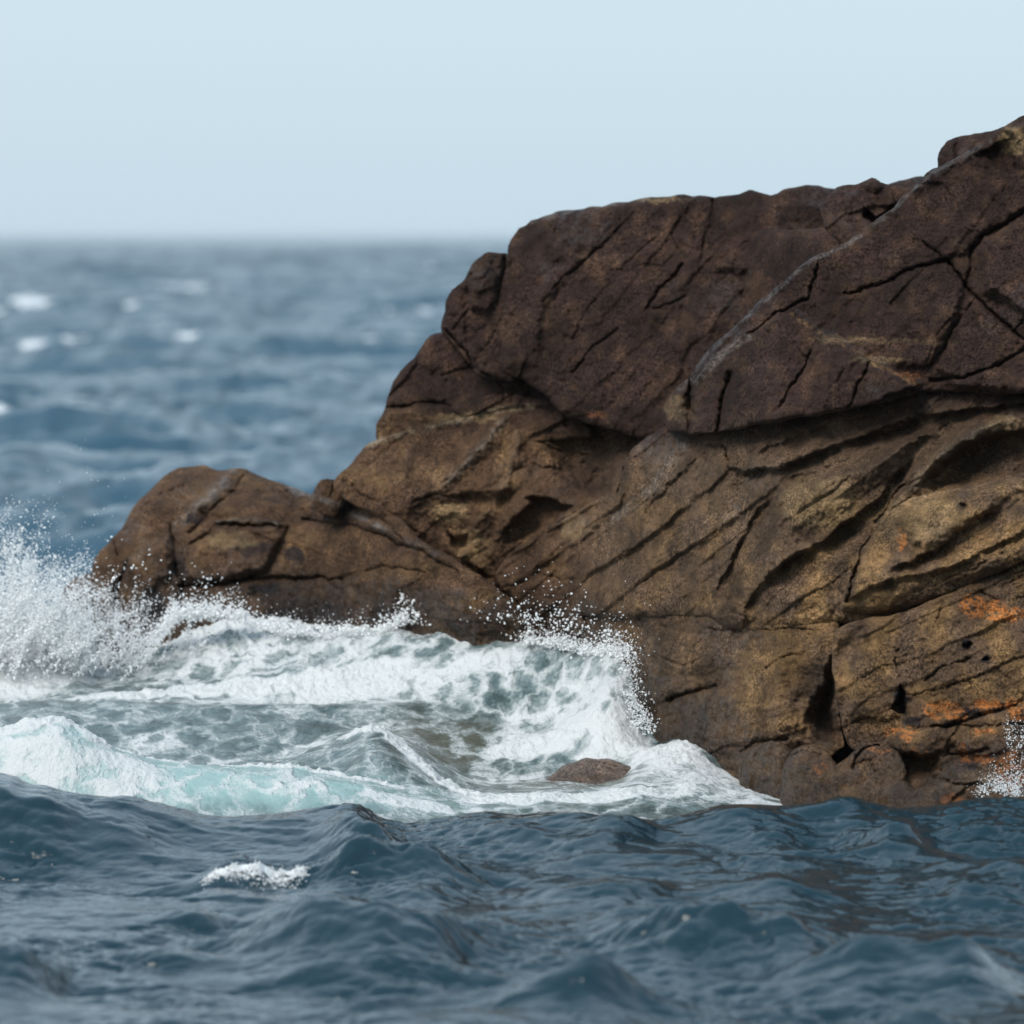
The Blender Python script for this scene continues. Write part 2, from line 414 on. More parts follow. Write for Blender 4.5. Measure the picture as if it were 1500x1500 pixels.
    Vt = at(u, v, Y)
    # side walls and back
    E = np.concatenate([Q[:, [0, 1]], Q[:, [1, 2]], Q[:, [2, 3]], Q[:, [3, 0]]])
    key = np.minimum(E[:, 0], E[:, 1]).astype(np.int64) * (1 << 32) + np.maximum(E[:, 0], E[:, 1])
    _, first, cnt = np.unique(key, return_index=True, return_counts=True)
    B = E[first[cnt == 1]]
    bv = np.unique(B); remap = -np.ones(len(u), int); remap[bv] = np.arange(len(bv))
    cu, cv = u[bv].mean(), v[bv].mean()
    verts = [Vt]; quads = [Q]; prev = bv; base_n = len(u); cols_uv = [(u, v)]; tris = None
    for i, (dp, sh) in enumerate(((.06, .006), (.2, .02), (.5, .06), (deep * .7, .14), (deep, .3))):
        uu = u[bv] + (cu - u[bv]) * sh; vv = v[bv] + (cv - v[bv]) * sh
        yy = Y[bv] + dp + .12 * min(dp, .5) * fbm(uu / 20., vv / 20. + dp * 9, 3, seed + 44)
        verts.append(at(uu, vv, yy)); cur = base_n + np.arange(len(bv))
        pm = prev if i == 0 else prev
        a = pm[remap[B[:, 0]]] if i else B[:, 0]; b = pm[remap[B[:, 1]]] if i else B[:, 1]
        quads.append(np.stack([b, a, cur[remap[B[:, 0]]], cur[remap[B[:, 1]]]], -1))
        prev = cur; base_n += len(bv); cols_uv.append((uu, vv))
    verts.append(at([cu], [cv], [Y[bv].mean() + deep + .2])); cols_uv.append((np.array([cu]), np.array([cv])))
    tris = np.stack([prev[remap[B[:, 1]]], prev[remap[B[:, 0]]], np.full(len(B), base_n)], -1)
    Uc = np.concatenate([a for a, _ in cols_uv]); Vc = np.concatenate([b for _, b in cols_uv])
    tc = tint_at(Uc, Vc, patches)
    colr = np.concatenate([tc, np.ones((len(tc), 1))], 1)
    allV = np.concatenate(verts)
    lv = np.interp(Uc, [0, 300, 700, 880, 960, 1150, 1300, 1500], [.95, 1.15, 1.05, 1.0, .62, .22, .25, .40]) + .22 * fbm(Uc / 50., Vc / 50., 4, 61)
    awash = sst(.25, -.12, allV[:, 2] - lv)
    w = np.zeros(len(Uc)); w[:len(u)] = wet * wetk
    w = np.maximum(w, 2.2 * awash)
    colr[:, :3] *= (1 - .5 * awk * awash)[:, None]              # soaked stone is darker stone
    o = mk(name, np.concatenate(verts), np.concatenate(quads), tris, ROCK, parent, True, {'wet': w}, colr)
    return o

def Yr(u):   # the shore line runs towards the camera to the right
    return np.interp(u, [400, 820, 930, 1140, 1500, 1900], [47.6, 45.4, 44.0, 42.2, 41.2, 40.6])
MID = lambda o, k=.55: (lambda u, v: Yr(u) + (1150 - v) / 204. * k + o)

outcrop = empty('rock_outcrop', (3., 44., -.3))
tag(outcrop, 'massive dark brown cliff of jointed granite filling the right side, wet crust on top', 'rock outcrop')
def part(name, *a, label=None, **k):
    o = rock(name, *a, parent=outcrop, **k)
    o.location = -outcrop.location
    if label: o['label'] = label
    return o

# ---------------------------------------------------------------- the outcrop
# dark slab under the skyline
part('slab', [(743,371),(745,359),(754,341),(769,330),(780,322),(809,313),(839,306),(890,300),(945,291),(978,286),(1016,287),(1038,286),(1047,291),(1064,286),(1097,279),(1119,282),(1130,286),(1148,278),(1170,273),(1190,269),(1207,276),(1225,276),(1250,290),(1275,330),(1290,420),(1180,560),(1040,640),(930,640),(831,612),(800,580),(770,560),(735,545),(728,500),(722,462),(728,430),(734,405)],
     lambda u, v: 46.85 + (600 - v) / 204 * .55 - (u - 740) / 204 * .42, 22, [
     ('crack', [(930,310),(880,362),(830,405),(795,440)], 2.2, .10), ('crack', [(1046,292),(1034,345),(1022,400)], 2.5, .09),
     ('crack', [(1000,390),(965,425),(948,452)], 3.5, .12), ('crack', [(905,480),(868,510),(840,545)], 2, .08), ('crack', [(1010,430),(960,455)], 1.6, .07),
     ('step', [(1095,440),(1140,390),(1160,350),(1150,345),(1125,380),(1085,430)], -.16, 7), ('crack', [(1000,300),(985,345),(1000,372)], 2, .05),
     ('step', [(1050,300),(1120,300),(1165,330),(1110,400),(1040,400)], .07, 10, .05, .05), ('step', [(1160,292),(1240,295),(1240,340),(1180,390),(1150,350)], .10, 9, -.06, .04),
     ('step', [(742,372),(760,345),(800,330),(860,380),(800,450),(790,540),(740,540),(730,440)], .07, 12, .06, 0), ('crack', [(960,350),(900,400),(850,470),(838,500)], 1.6, .05)],
     amp=.9, seed=2, ang=.85, strata=.15, saw=(.035, .42, .86), facet=.4, deep=2.5, edge=3.2)
# chunk on the crest with a hollow below it
part('crest_chunk', [(1200,300),(1225,275),(1243,269),(1262,269),(1276,258),(1295,269),(1330,275),(1365,290),(1330,360),(1260,380),(1210,340)],
     lambda u, v: 44.6 + (330 - v) / 204 * .9 - (u - 1250) / 204 * .2, 14, [('step', [(1262,300),(1285,318),(1330,290),(1340,340),(1290,336),(1266,318)], -.35, 6), ('bump', 1278, 270, 14, 13, .08)],
     seed=4, ang=.3, edge=2.5, deep=1.2)
part('back_ledge', [(1270,280),(1317,264),(1355,257),(1400,262),(1400,320),(1280,320)], lambda u, v: 45.2 + (330 - v) / 204 * 2.2, 8, [], amp=.4, seed=5, facet=.3, edge=1.5, deep=1.0)
part('crest_knob', [(1372,262),(1372,242),(1374,223),(1386,205),(1405,199),(1438,196),(1475,183),(1500,190),(1500,260),(1420,300)],
     lambda u, v: 44.3 + (260 - v) / 204 * .5, 22, [('crack', [(1404,200),(1398,222),(1404,240)], 2, .05)], amp=.6, seed=6, facet=.5, edge=2, deep=1.0)
# knob and shoulder on the seaward end
part('side_knob', [(646,486),(649,462),(653,440),(664,425),(677,414),(692,385),(714,367),(730,370),(750,374),(752,430),(748,470),(752,520),(755,560),(700,552),(676,520)],
     lambda u, v: 47.25 + (560 - v) / 204 * .3 - (u - 650) / 204 * .5, 16, [
     ('crack', [(650,483),(677,508),(696,540),(720,550)], 3, .12), ('crack', [(686,452),(672,472),(660,484)], 2, .07), ('crack', [(688,400),(680,452),(684,500)], 2, .05),
     ('step', [(690,400),(714,384),(728,400),(728,440),(715,460),(688,452)], .09, 6, -.1, .1), ('crack', [(742,372),(733,407),(731,443),(737,502),(740,540)], 4, .16)], seed=7, ang=1.0, edge=2.4, deep=1.6)
part('shoulder', [(551,640),(551,623),(565,597),(569,579),(576,557),(597,531),(615,513),(630,489),(648,484),(690,520),(740,548),(800,562),(850,600),(870,640),(760,650),(640,660),(560,664)],
     lambda u, v: 47.6 + (640 - v) / 204 * .6 - (u - 600) / 204 * .62, 14, [
     ('crack', [(566,598),(600,594),(628,590),(660,596)], 3, .12), ('crack', [(648,548),(672,543),(698,539)], 2.4, .08), ('crack', [(648,484),(672,515),(690,538)], 3, .07),
     ('step', [(552,624),(566,600),(640,594),(720,570),(800,580),(840,604),(780,596),(700,610),(600,640)], .06, 8, 0, -.12), ('crack', [(700,540),(730,560),(740,590)], 2, .06), ('crack', [(790,556),(812,574),(834,606)], 3, .10),
     ('crack', [(840,606),(870,602),(930,604)], 2, .05)], seed=8, ang=.5, edge=2.4, deep=1.6)
# brown ledge below them, with the square dark hollow
part('ledge', [(486,716),(492,696),(508,684),(523,667),(538,649),(571,637),(615,626),(670,613),(725,599),(773,592),(810,598),(860,606),(940,598),(1000,592),(1040,640),(1000,700),(930,740),(880,780),(800,830),(760,900),(700,880),(640,830),(580,770),(520,740)],
     lambda u, v: 47.35 + np.maximum(0, 750 - v) / 204 * .75 + np.maximum(0, v - 750) / 204 * .5 - (u - 500) / 204 * .50, 12, [
     ('hole', [(732,783),(752,762),(775,738),(770,730),(780,726),(805,731),(842,744),(800,772),(760,797),(742,803)], -.24, 9, 0, .3),
     ('hole', [(655,781),(672,786),(687,782),(684,800),(671,812),(662,800)], -.17, 7), ('hole', [(676,822),(700,832),(720,848),(706,856),(690,842)], -.14, 8),
     ('ridge', [(741,612),(700,660),(672,690),(648,712)], 26, .13), ('ridge', [(760,640),(745,700),(700,770)], 22, .08), ('ridge', [(538,649),(615,627),(725,600),(775,592)], 10, .05),
     ('step', [(800,630),(850,610),(930,610),(960,640),(905,690),(890,735),(850,715),(815,690)], -.22, 28, .10, -.18),
     ('step', [(590,752),(620,728),(690,722),(760,718),(740,760),(720,800),(740,850),(690,815),(640,790)], -.13, 14, -.05, .1),
     ('crack', [(602,738),(640,724),(690,728)], 4, .09), ('crack', [(735,700),(775,680),(830,690)], 3, .06), ('crack', [(500,705),(560,742),(610,780)], 3, .06),
     ('crack', [(662,650),(668,690),(645,712)], 2.5, .05), ('ridge', [(805,615),(840,608),(870,606)], 8, .06), ('crack', [(780,640),(815,660),(860,668)], 3, .06)], seed=9, ang=.55, amp=.9, strata=.3, saw=(.05, .33, .62), facet=.5, edge=2.2, deep=2.0)
# wedge that overhangs the middle of the face
part('wedge_block', [(968,603),(977,585),(985,573),(1010,553),(1030,520),(1060,490),(1095,459),(1115,438),(1150,412),(1165,394),(1190,378),(1210,369),(1240,354),(1270,334),(1290,319),(1320,291),(1345,267),(1360,251),(1395,234),(1420,221),(1445,204),(1470,184),(1500,169),(1560,150),(1650,160),(1780,150),(1780,572),(1500,575),(1463,578),(1408,574),(1353,574),(1317,585),(1262,597),(1207,607),(1133,619),(1060,632),(1027,637),(1012,638),(987,634),(972,624)],
     lambda u, v: Yr(u) + .92 + (600 - v) / 204 * .45, 13, [
     ('step', [(1010,556),(1060,492),(1141,460),(1159,462),(1200,486),(1260,518),(1350,566),(1262,600),(1133,622),(1040,640),(1012,640)], .17, 7, .02, .10),
     ('crack', [(1095,489),(1141,458),(1185,432),(1194,407),(1199,388)], 3, .14), ('crack', [(1240,432),(1295,414),(1346,390),(1386,383),(1405,403),(1416,420)], 3.4, .15),
     ('crack', [(1353,355),(1375,370),(1390,386)], 2.6, .10), ('crack', [(1416,420),(1427,430),(1456,462),(1485,488),(1510,500)], 4.5, .18), ('crack', [(1485,488),(1500,468)], 3, .1),
     ('crack', [(1430,440),(1401,476),(1386,502),(1361,537)], 3, .09), ('crack', [(1425,368),(1440,348),(1463,333),(1500,311),(1550,300)], 8, .2), ('crack', [(1425,368),(1420,400),(1416,420)], 4, .1),
     ('crack', [(1273,531),(1254,572),(1241,600)], 2.6, .12), ('crack', [(1188,513),(1177,542),(1141,595)], 2.6, .10), ('crack', [(1067,546),(1058,590),(1052,630)], 6, .16), ('crack', [(1009,553),(1008,590),(1016,608)], 6, .2),
     ('crack', [(1364,560),(1427,550),(1482,524),(1520,500)], 3.5, .13), ('crack', [(1225,585),(1228,560),(1236,540)], 2, .05), ('crack', [(1350,545),(1368,500),(1400,460)], 2, .05),
     ('step', [(1240,432),(1300,412),(1386,384),(1416,420),(1400,476),(1361,537),(1300,540),(1220,490)], .06, 12, .08, .06), ('step', [(1430,430),(1520,500),(1520,575),(1400,570),(1372,540),(1400,478)], .07, 9, -.06, .05),
     ('hole', [(1428,226),(1455,215),(1480,205),(1498,246),(1494,256),(1460,248)], -.16, 9), ('step', [(1470,190),(1500,172),(1560,155),(1560,240),(1500,250),(1488,212)], .14, 9, 0, -.1), ('step', [(1478,555),(1520,540),(1520,580),(1476,576)], .1, 5),
     ('step', [(1440,345),(1500,315),(1600,300),(1600,470),(1500,460),(1440,430)], .10, 14, -.1, .1),
     ('ridge', [(985,574),(1030,520),(1115,440),(1190,380),(1320,292),(1420,222)], 12, .05), ('ridge', [(1020,558),(1060,514),(1095,490)], 8, .05), ('ridge', [(1165,458),(1200,484),(1262,518),(1345,562)], 7, .05),
     ('step', [(968,600),(990,580),(1006,560),(1006,600),(1018,640),(980,640)], .12, 10, .1, .1), ('step', [(1320,420),(1400,340),(1425,370),(1340,392)], .05, 10)],
     seed=10, ang=.55, amp=.9, strata=.2, saw=(.03, .5, .9), facet=.5, edge=2.6, deep=2.5)
# shelf: the sloping middle of the face
part('shelf', [(972,625),(1012,620),(1060,618),(1207,592),(1353,566),(1500,560),(1780,555),(1780,850),(1500,840),(1340,900),(1260,915),(1222,912),(1190,920),(1120,922),(1066,922),(1040,905),(985,900),(930,905),(880,908),(850,900),(870,935),(820,940),(783,905),(753,880),(730,853),(724,838),(738,820),(757,800),(800,777),(847,747),(888,724),(905,722),(912,675),(930,653)],
     lambda u, v: np.interp(v, [560, 700, 800, 860, 905, 960], [1.30, .86, .58, .46, .50, .66]) * 1.0 + Yr(u) - .05 + .0, 16, [
     # bedding ledges under the overhang
     ('fault', [(1062,680),(1090,690),(1150,684),(1195,662),(1238,648),(1290,632),(1350,612),(1430,600),(1520,590)], .17, 26), ('fault', [(1100,668),(1160,642),(1215,620),(1290,602)], .07, 16),
     ('fault', [(1268,634),(1310,619),(1360,606)], .08, 12), ('fault', [(1150,702),(1205,686),(1262,664),(1300,652)], .08, 16), ('crack', [(1040,650),(1064,654),(1070,672)], 4, .10), ('fault', [(1165,710),(1200,698)], .05, 10),
     # pale swelling and the rib right of it
     ('step', [(1140,726),(1190,690),(1262,664),(1310,642),(1350,630),(1374,636),(1334,666),(1300,702),(1284,718),(1252,732),(1232,762),(1190,782),(1158,792),(1142,778)], .22, 26, .02, -.16),
     ('fault', [(1120,846),(1166,812),(1205,796),(1230,768),(1262,752),(1288,730),(1304,704),(1340,672)], .18, 36),
     ('ridge', [(1290,764),(1330,720),(1352,690),(1390,655),(1430,632),(1470,612),(1520,606)], 30, .22), ('step', [(1338,712),(1380,672),(1440,636),(1510,626),(1510,700),(1440,710),(1370,718)], -.32, 14, 0, -.05),
     ('crack', [(1344,700),(1318,716),(1300,740),(1284,768)], 4, .12),
     # flutes running down to the left
     ('fault', [(930,852),(998,812),(1034,788),(1075,760),(1110,735),(1140,712)], .055, 34), ('fault', [(850,850),(920,808),(975,768),(1040,715),(1075,684)], .065, 32), ('fault', [(1048,874),(1066,832),(1082,792),(1110,746),(1136,722)], .10, 24),
     ('fault', [(936,764),(966,724),(1004,690),(1026,660)], .06, 22), ('fault', [(780,838),(850,792),(905,742),(930,700)], .05, 28), ('fault', [(736,822),(800,782),(850,752),(892,728)], .06, 20), ('fault', [(1085,902),(1104,868),(1130,840),(1160,818)], .14, 20),
     
     ('crack', [(905,722),(912,676),(930,655)], 5, .14),
     ('step', [(1050,876),(1080,880),(1100,900),(1090,924),(1056,924),(1040,900)], .10, 9), ('step', [(780,830),(850,820),(900,850),(960,890),(930,910),(850,905),(790,895)], .06, 14, 0, .15), ('crack', [(740,860),(790,840),(840,850)], 3, .06)],
     seed=11, ang=.62, amp=1., strata=.3, saw=(.06, .30, .66), facet=.4, edge=3, deep=2.4, wetk=1.2)
# rounded bulge to the right
part('bulge', [(1230,898),(1230,888),(1240,860),(1248,832),(1258,800),(1276,782),(1290,768),(1306,745),(1330,730),(1390,718),(1442,709),(1478,697),(1500,692),(1600,680),(1780,660),(1780,850),(1600,812),(1500,822),(1418,858),(1370,876),(1322,895),(1270,902)],
     lambda u, v: Yr(u) + np.interp(v, [690, 760, 830, 870, 910], [.62, .30, .10, .10, .30]), 26, [
     ('fault', [(1302,834),(1330,824),(1354,812),(1382,796),(1425,762),(1470,738)], .14, 26), ('fault', [(1240,878),(1300,850),(1380,836),(1446,806),(1510,776)], .12, 26), ('step', [(1318,745),(1400,720),(1500,700),(1500,720),(1425,764),(1380,796),(1354,808),(1336,800),(1314,765)], .12, 12, 0, .02),
     ('crack', [(1290,770),(1262,800),(1252,840),(1242,880)], 5, .15), ('step', [(1255,840),(1300,838),(1360,820),(1430,800),(1500,790),(1500,820),(1400,860),(1300,880),(1250,880)], .06, 14, 0, -.12),
     ('hole', [(1402,740),(1412,738),(1417,746),(1408,752)], -.08, 4), ('crack', [(1340,870),(1400,842),(1470,812)], 3, .05), ('ridge', [(1318,735),(1390,716),(1478,696)], 9, .05)],
     seed=12, ang=.45, amp=.7, strata=.3, saw=(.045, .34, .5), facet=.3, edge=2.2, deep=2.0)
# lower tier either side of the upright joint
part('base_block', [(845,905),(880,895),(985,890),(1040,895),(1066,905),(1120,908),(1190,905),(1226,900),(1232,935),(1224,984),(1230,1040),(1238,1092),(1200,1125),(1150,1230),(900,1230),(880,1080),(850,1000)],
     lambda u, v: Yr(u) + np.interp(v, [890, 960, 1060, 1180, 1230], [.55, .40, .28, .12, .05]), 14, [
     ('crack', [(984,1022),(1010,1013),(1050,1006)], 6, .22), ('hole', [(1180,1060),(1200,1010),(1222,960),(1230,1040),(1236,1092),(1200,1080)], -.35, 20), ('crack', [(1040,922),(1100,924),(1190,922)], 3, .08),
     ('crack', [(960,960),(1000,975),(1040,960)], 3, .05), ('step', [(980,1030),(1060,1012),(1160,1030),(1180,1090),(1090,1120),(1000,1090)], .07, 20, 0, -.1), ('crack', [(1120,980),(1150,960),(1180,958)], 3, .06),
     ('crack', [(1085,1100),(1110,1085),(1150,1080)], 5, .12), ('bump', 1020, 960, 50, 30, .06), ('bump', 1120, 1000, 60, 40, .06), ('bump', 1110, 1115, 34, 28, .12)],
     seed=13, ang=.3, amp=1.1, strata=.3, saw=(.03, .5, .25), facet=.45, edge=3, deep=2.2)
part('corner_block', [(1219,930),(1232,915),(1270,905),(1322,898),(1418,856),(1500,820),(1600,800),(1780,790),(1780,1130),(1500,1090),(1380,1090),(1300,1110),(1262,1110),(1240,1092),(1227,1040),(1219,984)],
     lambda u, v: Yr(u) + np.interp(v, [820, 900, 1000, 1110], [.42, .24, .10, .06]) - .16, 18, [
     ('hole', [(1318,1002),(1328,1014),(1328,1048),(1316,1046),(1304,1036),(1312,1028)], -.3, 4), ('hole', [(1410,944),(1417,936),(1423,944),(1417,953)], -.14, 3), ('hole', [(1438,968),(1446,961),(1455,964),(1446,970)], -.12, 3),
     ('crack', [(1316,950),(1310,970),(1318,1000)], 2, .07), ('crack', [(1354,998),(1376,980),(1398,970),(1420,966)], 2, .07), ('crack', [(1366,1020),(1400,1004),(1440,988)], 2, .06), ('crack', [(1328,1018),(1366,1012),(1420,1000)], 2, .06),
     ('crack', [(1240,1060),(1280,1052),(1304,1036)], 2.4, .06), ('crack', [(1470,860),(1500,844)], 3, .08), ('crack', [(1384,880),(1372,910)], 2, .05), ('step', [(1225,1045),(1290,1050),(1330,1040),(1310,1100),(1250,1100)], -.08, 12),
     ('step', [(1222,940),(1262,920),(1262,1000),(1240,1060),(1226,1040)], -.08, 14, .2, 0), ('crack', [(1436,868),(1470,880),(1500,876)], 3, .05)],
     seed=14, ang=.35, amp=.9, strata=.3, saw=(.05, .3, .42), facet=.5, edge=2.4, deep=2.0)

part('core', [(560,700),(760,380),(1040,340),(1300,330),(1480,230),(1800,210),(1800,1230),(880,1230),(800,960),(690,850)],
     lambda u, v: np.interp(u, [560, 820, 1000, 1200, 1500, 1800], [48.7, 47.9, 47.0, 44.9, 43.6, 43.0]) + np.maximum(0, 700 - v) / 204 * .4, 30, [], seed=41, amp=.5, facet=.3, step=7., deep=1.5)

# ---------------------------------------------------------------- loose boulders round it
def boulder(label, outline, base, r, feats=(), name='boulder', group='rounded boulders along the foot of the cliff', **k):
    o = rock(name, outline, base, r, feats, **k)
    return tag(o, label, 'boulder', group)

boulder('knobbly boulder with orange lichen and dark hollows at the cliff foot, widest of those boulders', [(1284,1110),(1288,1090),(1300,1076),(1330,1062),(1366,1048),(1400,1040),(1450,1034),(1500,1026),(1600,1020),(1780,1030),(1780,1260),(1500,1250),(1330,1200),(1300,1150)],
     lambda u, v: Yr(u) - .42 + (1180 - v) / 204 * .35, 16, [
     ('hole', [(1310,1112),(1335,1102),(1362,1106),(1378,1112),(1372,1130),(1350,1142),(1318,1140)], -.22, 9), ('crack', [(1326,1060),(1340,1068),(1390,1062),(1440,1048),(1500,1030)], 5, .14), ('crack', [(1360,1112),(1410,1104),(1450,1098)], 3, .09),
     ('crack', [(1380,1062),(1440,1064),(1500,1060)], 3, .07), ('bump', 1350, 1085, 50, 22, .12), ('bump', 1440, 1085, 46, 22, .10), ('bump', 1400, 1128, 40, 22, .10), ('bump', 1470, 1120, 40, 30, .08), ('crack', [(1372,1126),(1410,1140),(1430,1136)], 3, .07)],
     seed=21, ang=.2, amp=1.1, facet=.7, edge=2.5, deep=1.2)
boulder('smooth round boulder at the left end of the boulders, beside the white foam wedge', [(1147,1240),(1143,1170),(1145,1135),(1150,1110),(1166,1094),(1190,1090),(1212,1098),(1226,1120),(1250,1150),(1260,1240)],
     lambda u, v: Yr(u) - .55 + (1180 - v) / 204 * .3, 34, [('crack', [(1156,1108),(1180,1098),(1204,1104)], 2.4, .05)], seed=22, amp=.6, facet=.3, edge=2, deep=.9)
boulder('leaning boulder split by a curved groove, between the round one and the lichen covered one', [(1196,1230),(1208,1150),(1222,1120),(1240,1112),(1250,1100),(1272,1088),(1290,1088),(1316,1100),(1330,1130),(1320,1170),(1330,1240)],
     lambda u, v: Yr(u) - .60 + (1180 - v) / 204 * .4, 24, [('crack', [(1248,1124),(1254,1108),(1270,1094),(1288,1090)], 3, .12), ('crack', [(1252,1118),(1278,1112)], 2, .05), ('crack', [(1278,1118),(1284,1132)], 2, .04)], seed=23, amp=.8, facet=.5, edge=2, deep=1.0)
boulder('small pale rounded boulder edged by a trickle of white water, lowest of those boulders', [(1284,1235),(1286,1165),(1292,1150),(1306,1142),(1326,1142),(1342,1156),(1346,1235)],
     lambda u, v: Yr(u) - .85 + (1180 - v) / 204 * .3, 22, [], seed=24, amp=.5, facet=.2, edge=1.5, deep=.7)
boulder('low wide boulder awash at the cliff foot under the splash, orange stained on its right', [(1318,1240),(1322,1172),(1340,1158),(1372,1142),(1386,1120),(1400,1112),(1430,1124),(1470,1140),(1540,1130),(1620,1150),(1640,1260)],
     lambda u, v: Yr(u) - .95 + (1180 - v) / 204 * .5, 24, [('crack', [(1376,1140),(1410,1150),(1450,1148)], 3, .08), ('bump', 1352, 1180, 40, 34, .1)], seed=25, amp=.8, facet=.4, edge=2, deep=.9)
boulder('dark knobbly boulder in the shadow left of the round boulder', [(1080,1200),(1084,1120),(1096,1098),(1120,1086),(1140,1084),(1160,1098),(1168,1200)],
     lambda u, v: Yr(u) - .15 + (1180 - v) / 204 * .3, 22, [], seed=26, amp=.9, facet=.4, edge=2, deep=.8)
tag(rock('boulder', [(770,1180),(795,1145),(822,1122),(860,1110),(900,1113),(938,1130),(966,1165),(970,1220),(770,1220)],
     lambda u, v: 42.95 + (1150 - v) / 204 * .9, 46, [('crack', [(800,1124),(860,1112),(930,1130)], 3, .03)], seed=27, amp=.5, facet=.2, edge=2, deep=.9, awk=0., patches=[('b', 870, 1130, 160, 120, 1.)]), 'smooth wet brown boulder awash in the middle of the white foam', 'boulder')
tag(rock('boulder', [(455,735),(460,716),(468,702),(480,699),(490,706),(500,700),(506,735),(490,760),(466,752)], lambda u, v: 47.7 + u * 0, 14, [('crack', [(488,704),(486,730)], 2, .05)], seed=28, amp=.5, facet=.4, edge=1.2, deep=.5, step=1.4),
    'tiny dark boulder wedged between the low rock and the cliff', 'boulder')

low = rock('low_rock', [(131,845),(140,815),(152,800),(167,786),(182,766),(200,737),(227,709),(247,692),(267,684),(300,682),(320,690),(347,684),(367,692),(400,704),(427,712),(457,725),(500,732),(527,733),(563,747),(590,760),(613,787),(647,807),(673,824),(717,850),(740,870),(767,890),(820,932),(850,990),(820,1060),(500,1060),(160,1060),(148,980),(142,900)],
     lambda u, v: 47.75 + np.interp(v, [680, 740, 800, 900, 1050], [1.75, .95, .55, .18, 0.]) * (1 - .8 * sst(430, 600, u)) + .4 * np.abs(np.minimum(u - 330, 0) / 250.) ** 1.6 - np.clip(u - 450, 0, 245) / 204 * 1.5, 30, [
     ('crack', [(250,770),(253,800),(258,833),(267,857)], 3, .12), ('crack', [(262,860),(290,860),(333,852),(367,847),(417,845),(500,847)], 4, .16), ('step', [(268,850),(272,820),(290,790),(315,770),(367,768),(407,772),(418,785),(397,823),(387,838),(340,848),(290,856)], .14, 10, 0, -.08),
     ('step', [(270,800),(290,776),(313,762),(367,757),(407,764),(420,772),(404,776),(367,770),(316,772)], .09, 4), ('crack', [(316,769),(367,767),(406,772)], 3.5, .20), ('crack', [(423,773),(413,790),(397,823),(387,837),(366,847)], 3.4, .12), ('crack', [(443,760),(480,768),(520,770),(600,800)], 4, .14),
     ('crack', [(363,692),(348,712),(333,727),(300,757),(277,780)], 3, .09), ('ridge', [(345,686),(325,715),(290,742)], 20, .10), ('crack', [(164,790),(170,800),(170,815)], 3, .12), ('crack', [(186,826),(174,850),(172,880),(172,950),(180,1000)], 4, .14),
     ('step', [(185,830),(215,800),(245,776),(252,800),(258,845),(220,870),(190,900)], .12, 12, .05, -.1), ('ridge', [(160,858),(185,832),(215,800)], 10, .07), ('crack', [(215,740),(240,722),(270,712)], 2.5, .05), ('crack', [(380,720),(410,722),(430,716)], 2.5, .06),
     ('crack', [(400,716),(440,742),(456,760)], 3, .06), ('ridge', [(427,716),(500,748),(570,780),(640,815)], 12, .06), ('crack', [(560,760),(600,800),(670,838)], 3.5, .09), ('crack', [(500,846),(560,830),(620,838)], 3, .07), ('crack', [(480,850),(500,870),(510,900)], 3, .06),
     ('step', [(505,850),(600,838),(720,870),(800,930),(700,940),(560,900)], .07, 16, 0, -.1), ('bump', 330, 890, 70, 36, .1), ('crack', [(267,857),(262,880),(268,910)], 3, .08)],
     seed=31, ang=-.35, amp=.85, strata=.3, saw=(.03, .35, -.45), facet=.5, edge=2.4, deep=2.0, wetk=1.2)
tag(low, 'low humped brown rock left of the cliff, cracked across, black stains, waves at its foot', 'rock')
tag(rock('rock', [(60,1040),(76,930),(84,880),(98,852),(112,844),(136,838),(156,860),(170,1040)], lambda u, v: 48.6 + u * 0, 24, [], seed=32, amp=.7, facet=.5, edge=2, deep=.8), 'small pinkish brown rock half hidden in spray at the left end', 'rock')

# ---------------------------------------------------------------- water surfaces
def ocean(N, L, lam, Hs, wind, seed, spread=3, cut=None, gamma=1.25):
    r = np.random.default_rng(seed)
    k = np.fft.fftfreq(N, L / N) * 2 * math.pi
    kx, ky = np.meshgrid(k, k); kk = np.hypot(kx, ky); kk[0, 0] = 1e-6
    kp = 2 * math.pi / lam
    s = np.exp(-gamma * (kp / kk) ** 2) / kk ** 4
    c = (kx * math.cos(wind) + ky * math.sin(wind)) / kk
    s = s * np.where(c > 0, np.abs(c) ** (2 * spread), .12 * np.abs(c) ** (2 * spread)) + s * .05
    if cut: s = s * np.exp(-(kk * cut) ** 2)
    s[0, 0] = 0
    a = np.sqrt(s) * (r.normal(size=s.shape) + 1j * r.normal(size=s.shape))
    h = np.fft.ifft2(a).real; f = (Hs / 4) / h.std()
    dx = np.fft.ifft2(a * -1j * kx / kk).real * f; dy = np.fft.ifft2(a * -1j * ky / kk).real * f
    return h * f, dx, dy, L

def samp(A, L, X, Y):
    N = A.shape[0]
    fx = X / L * N; fy = Y / L * N
    ix = np.floor(fx).astype(int); iy = np.floor(fy).astype(int); tx = fx - ix; ty = fy - iy
    i0 = ix % N; i1 = (ix + 1) % N; j0 = iy % N; j1 = (iy + 1) % N
    return (A[j0, i0] * (1 - tx) + A[j0, i1] * tx) * (1 - ty) + (A[j1, i0] * (1 - tx) + A[j1, i1] * tx) * ty

OC0 = ocean(2048, 11.3, .30, .026, math.radians(-80), 12, 1, cut=.004)
OC1 = ocean(1024, 23., 1.6, .080, math.radians(-108), 3, 3, cut=.02)
OC2 = ocean(1024, 61., 6.0, .11, math.radians(-97), 5, 5, cut=.05)
OC3 = ocean(1024, 307., 17., .85, math.radians(-93), 8, 4, cut=.25)

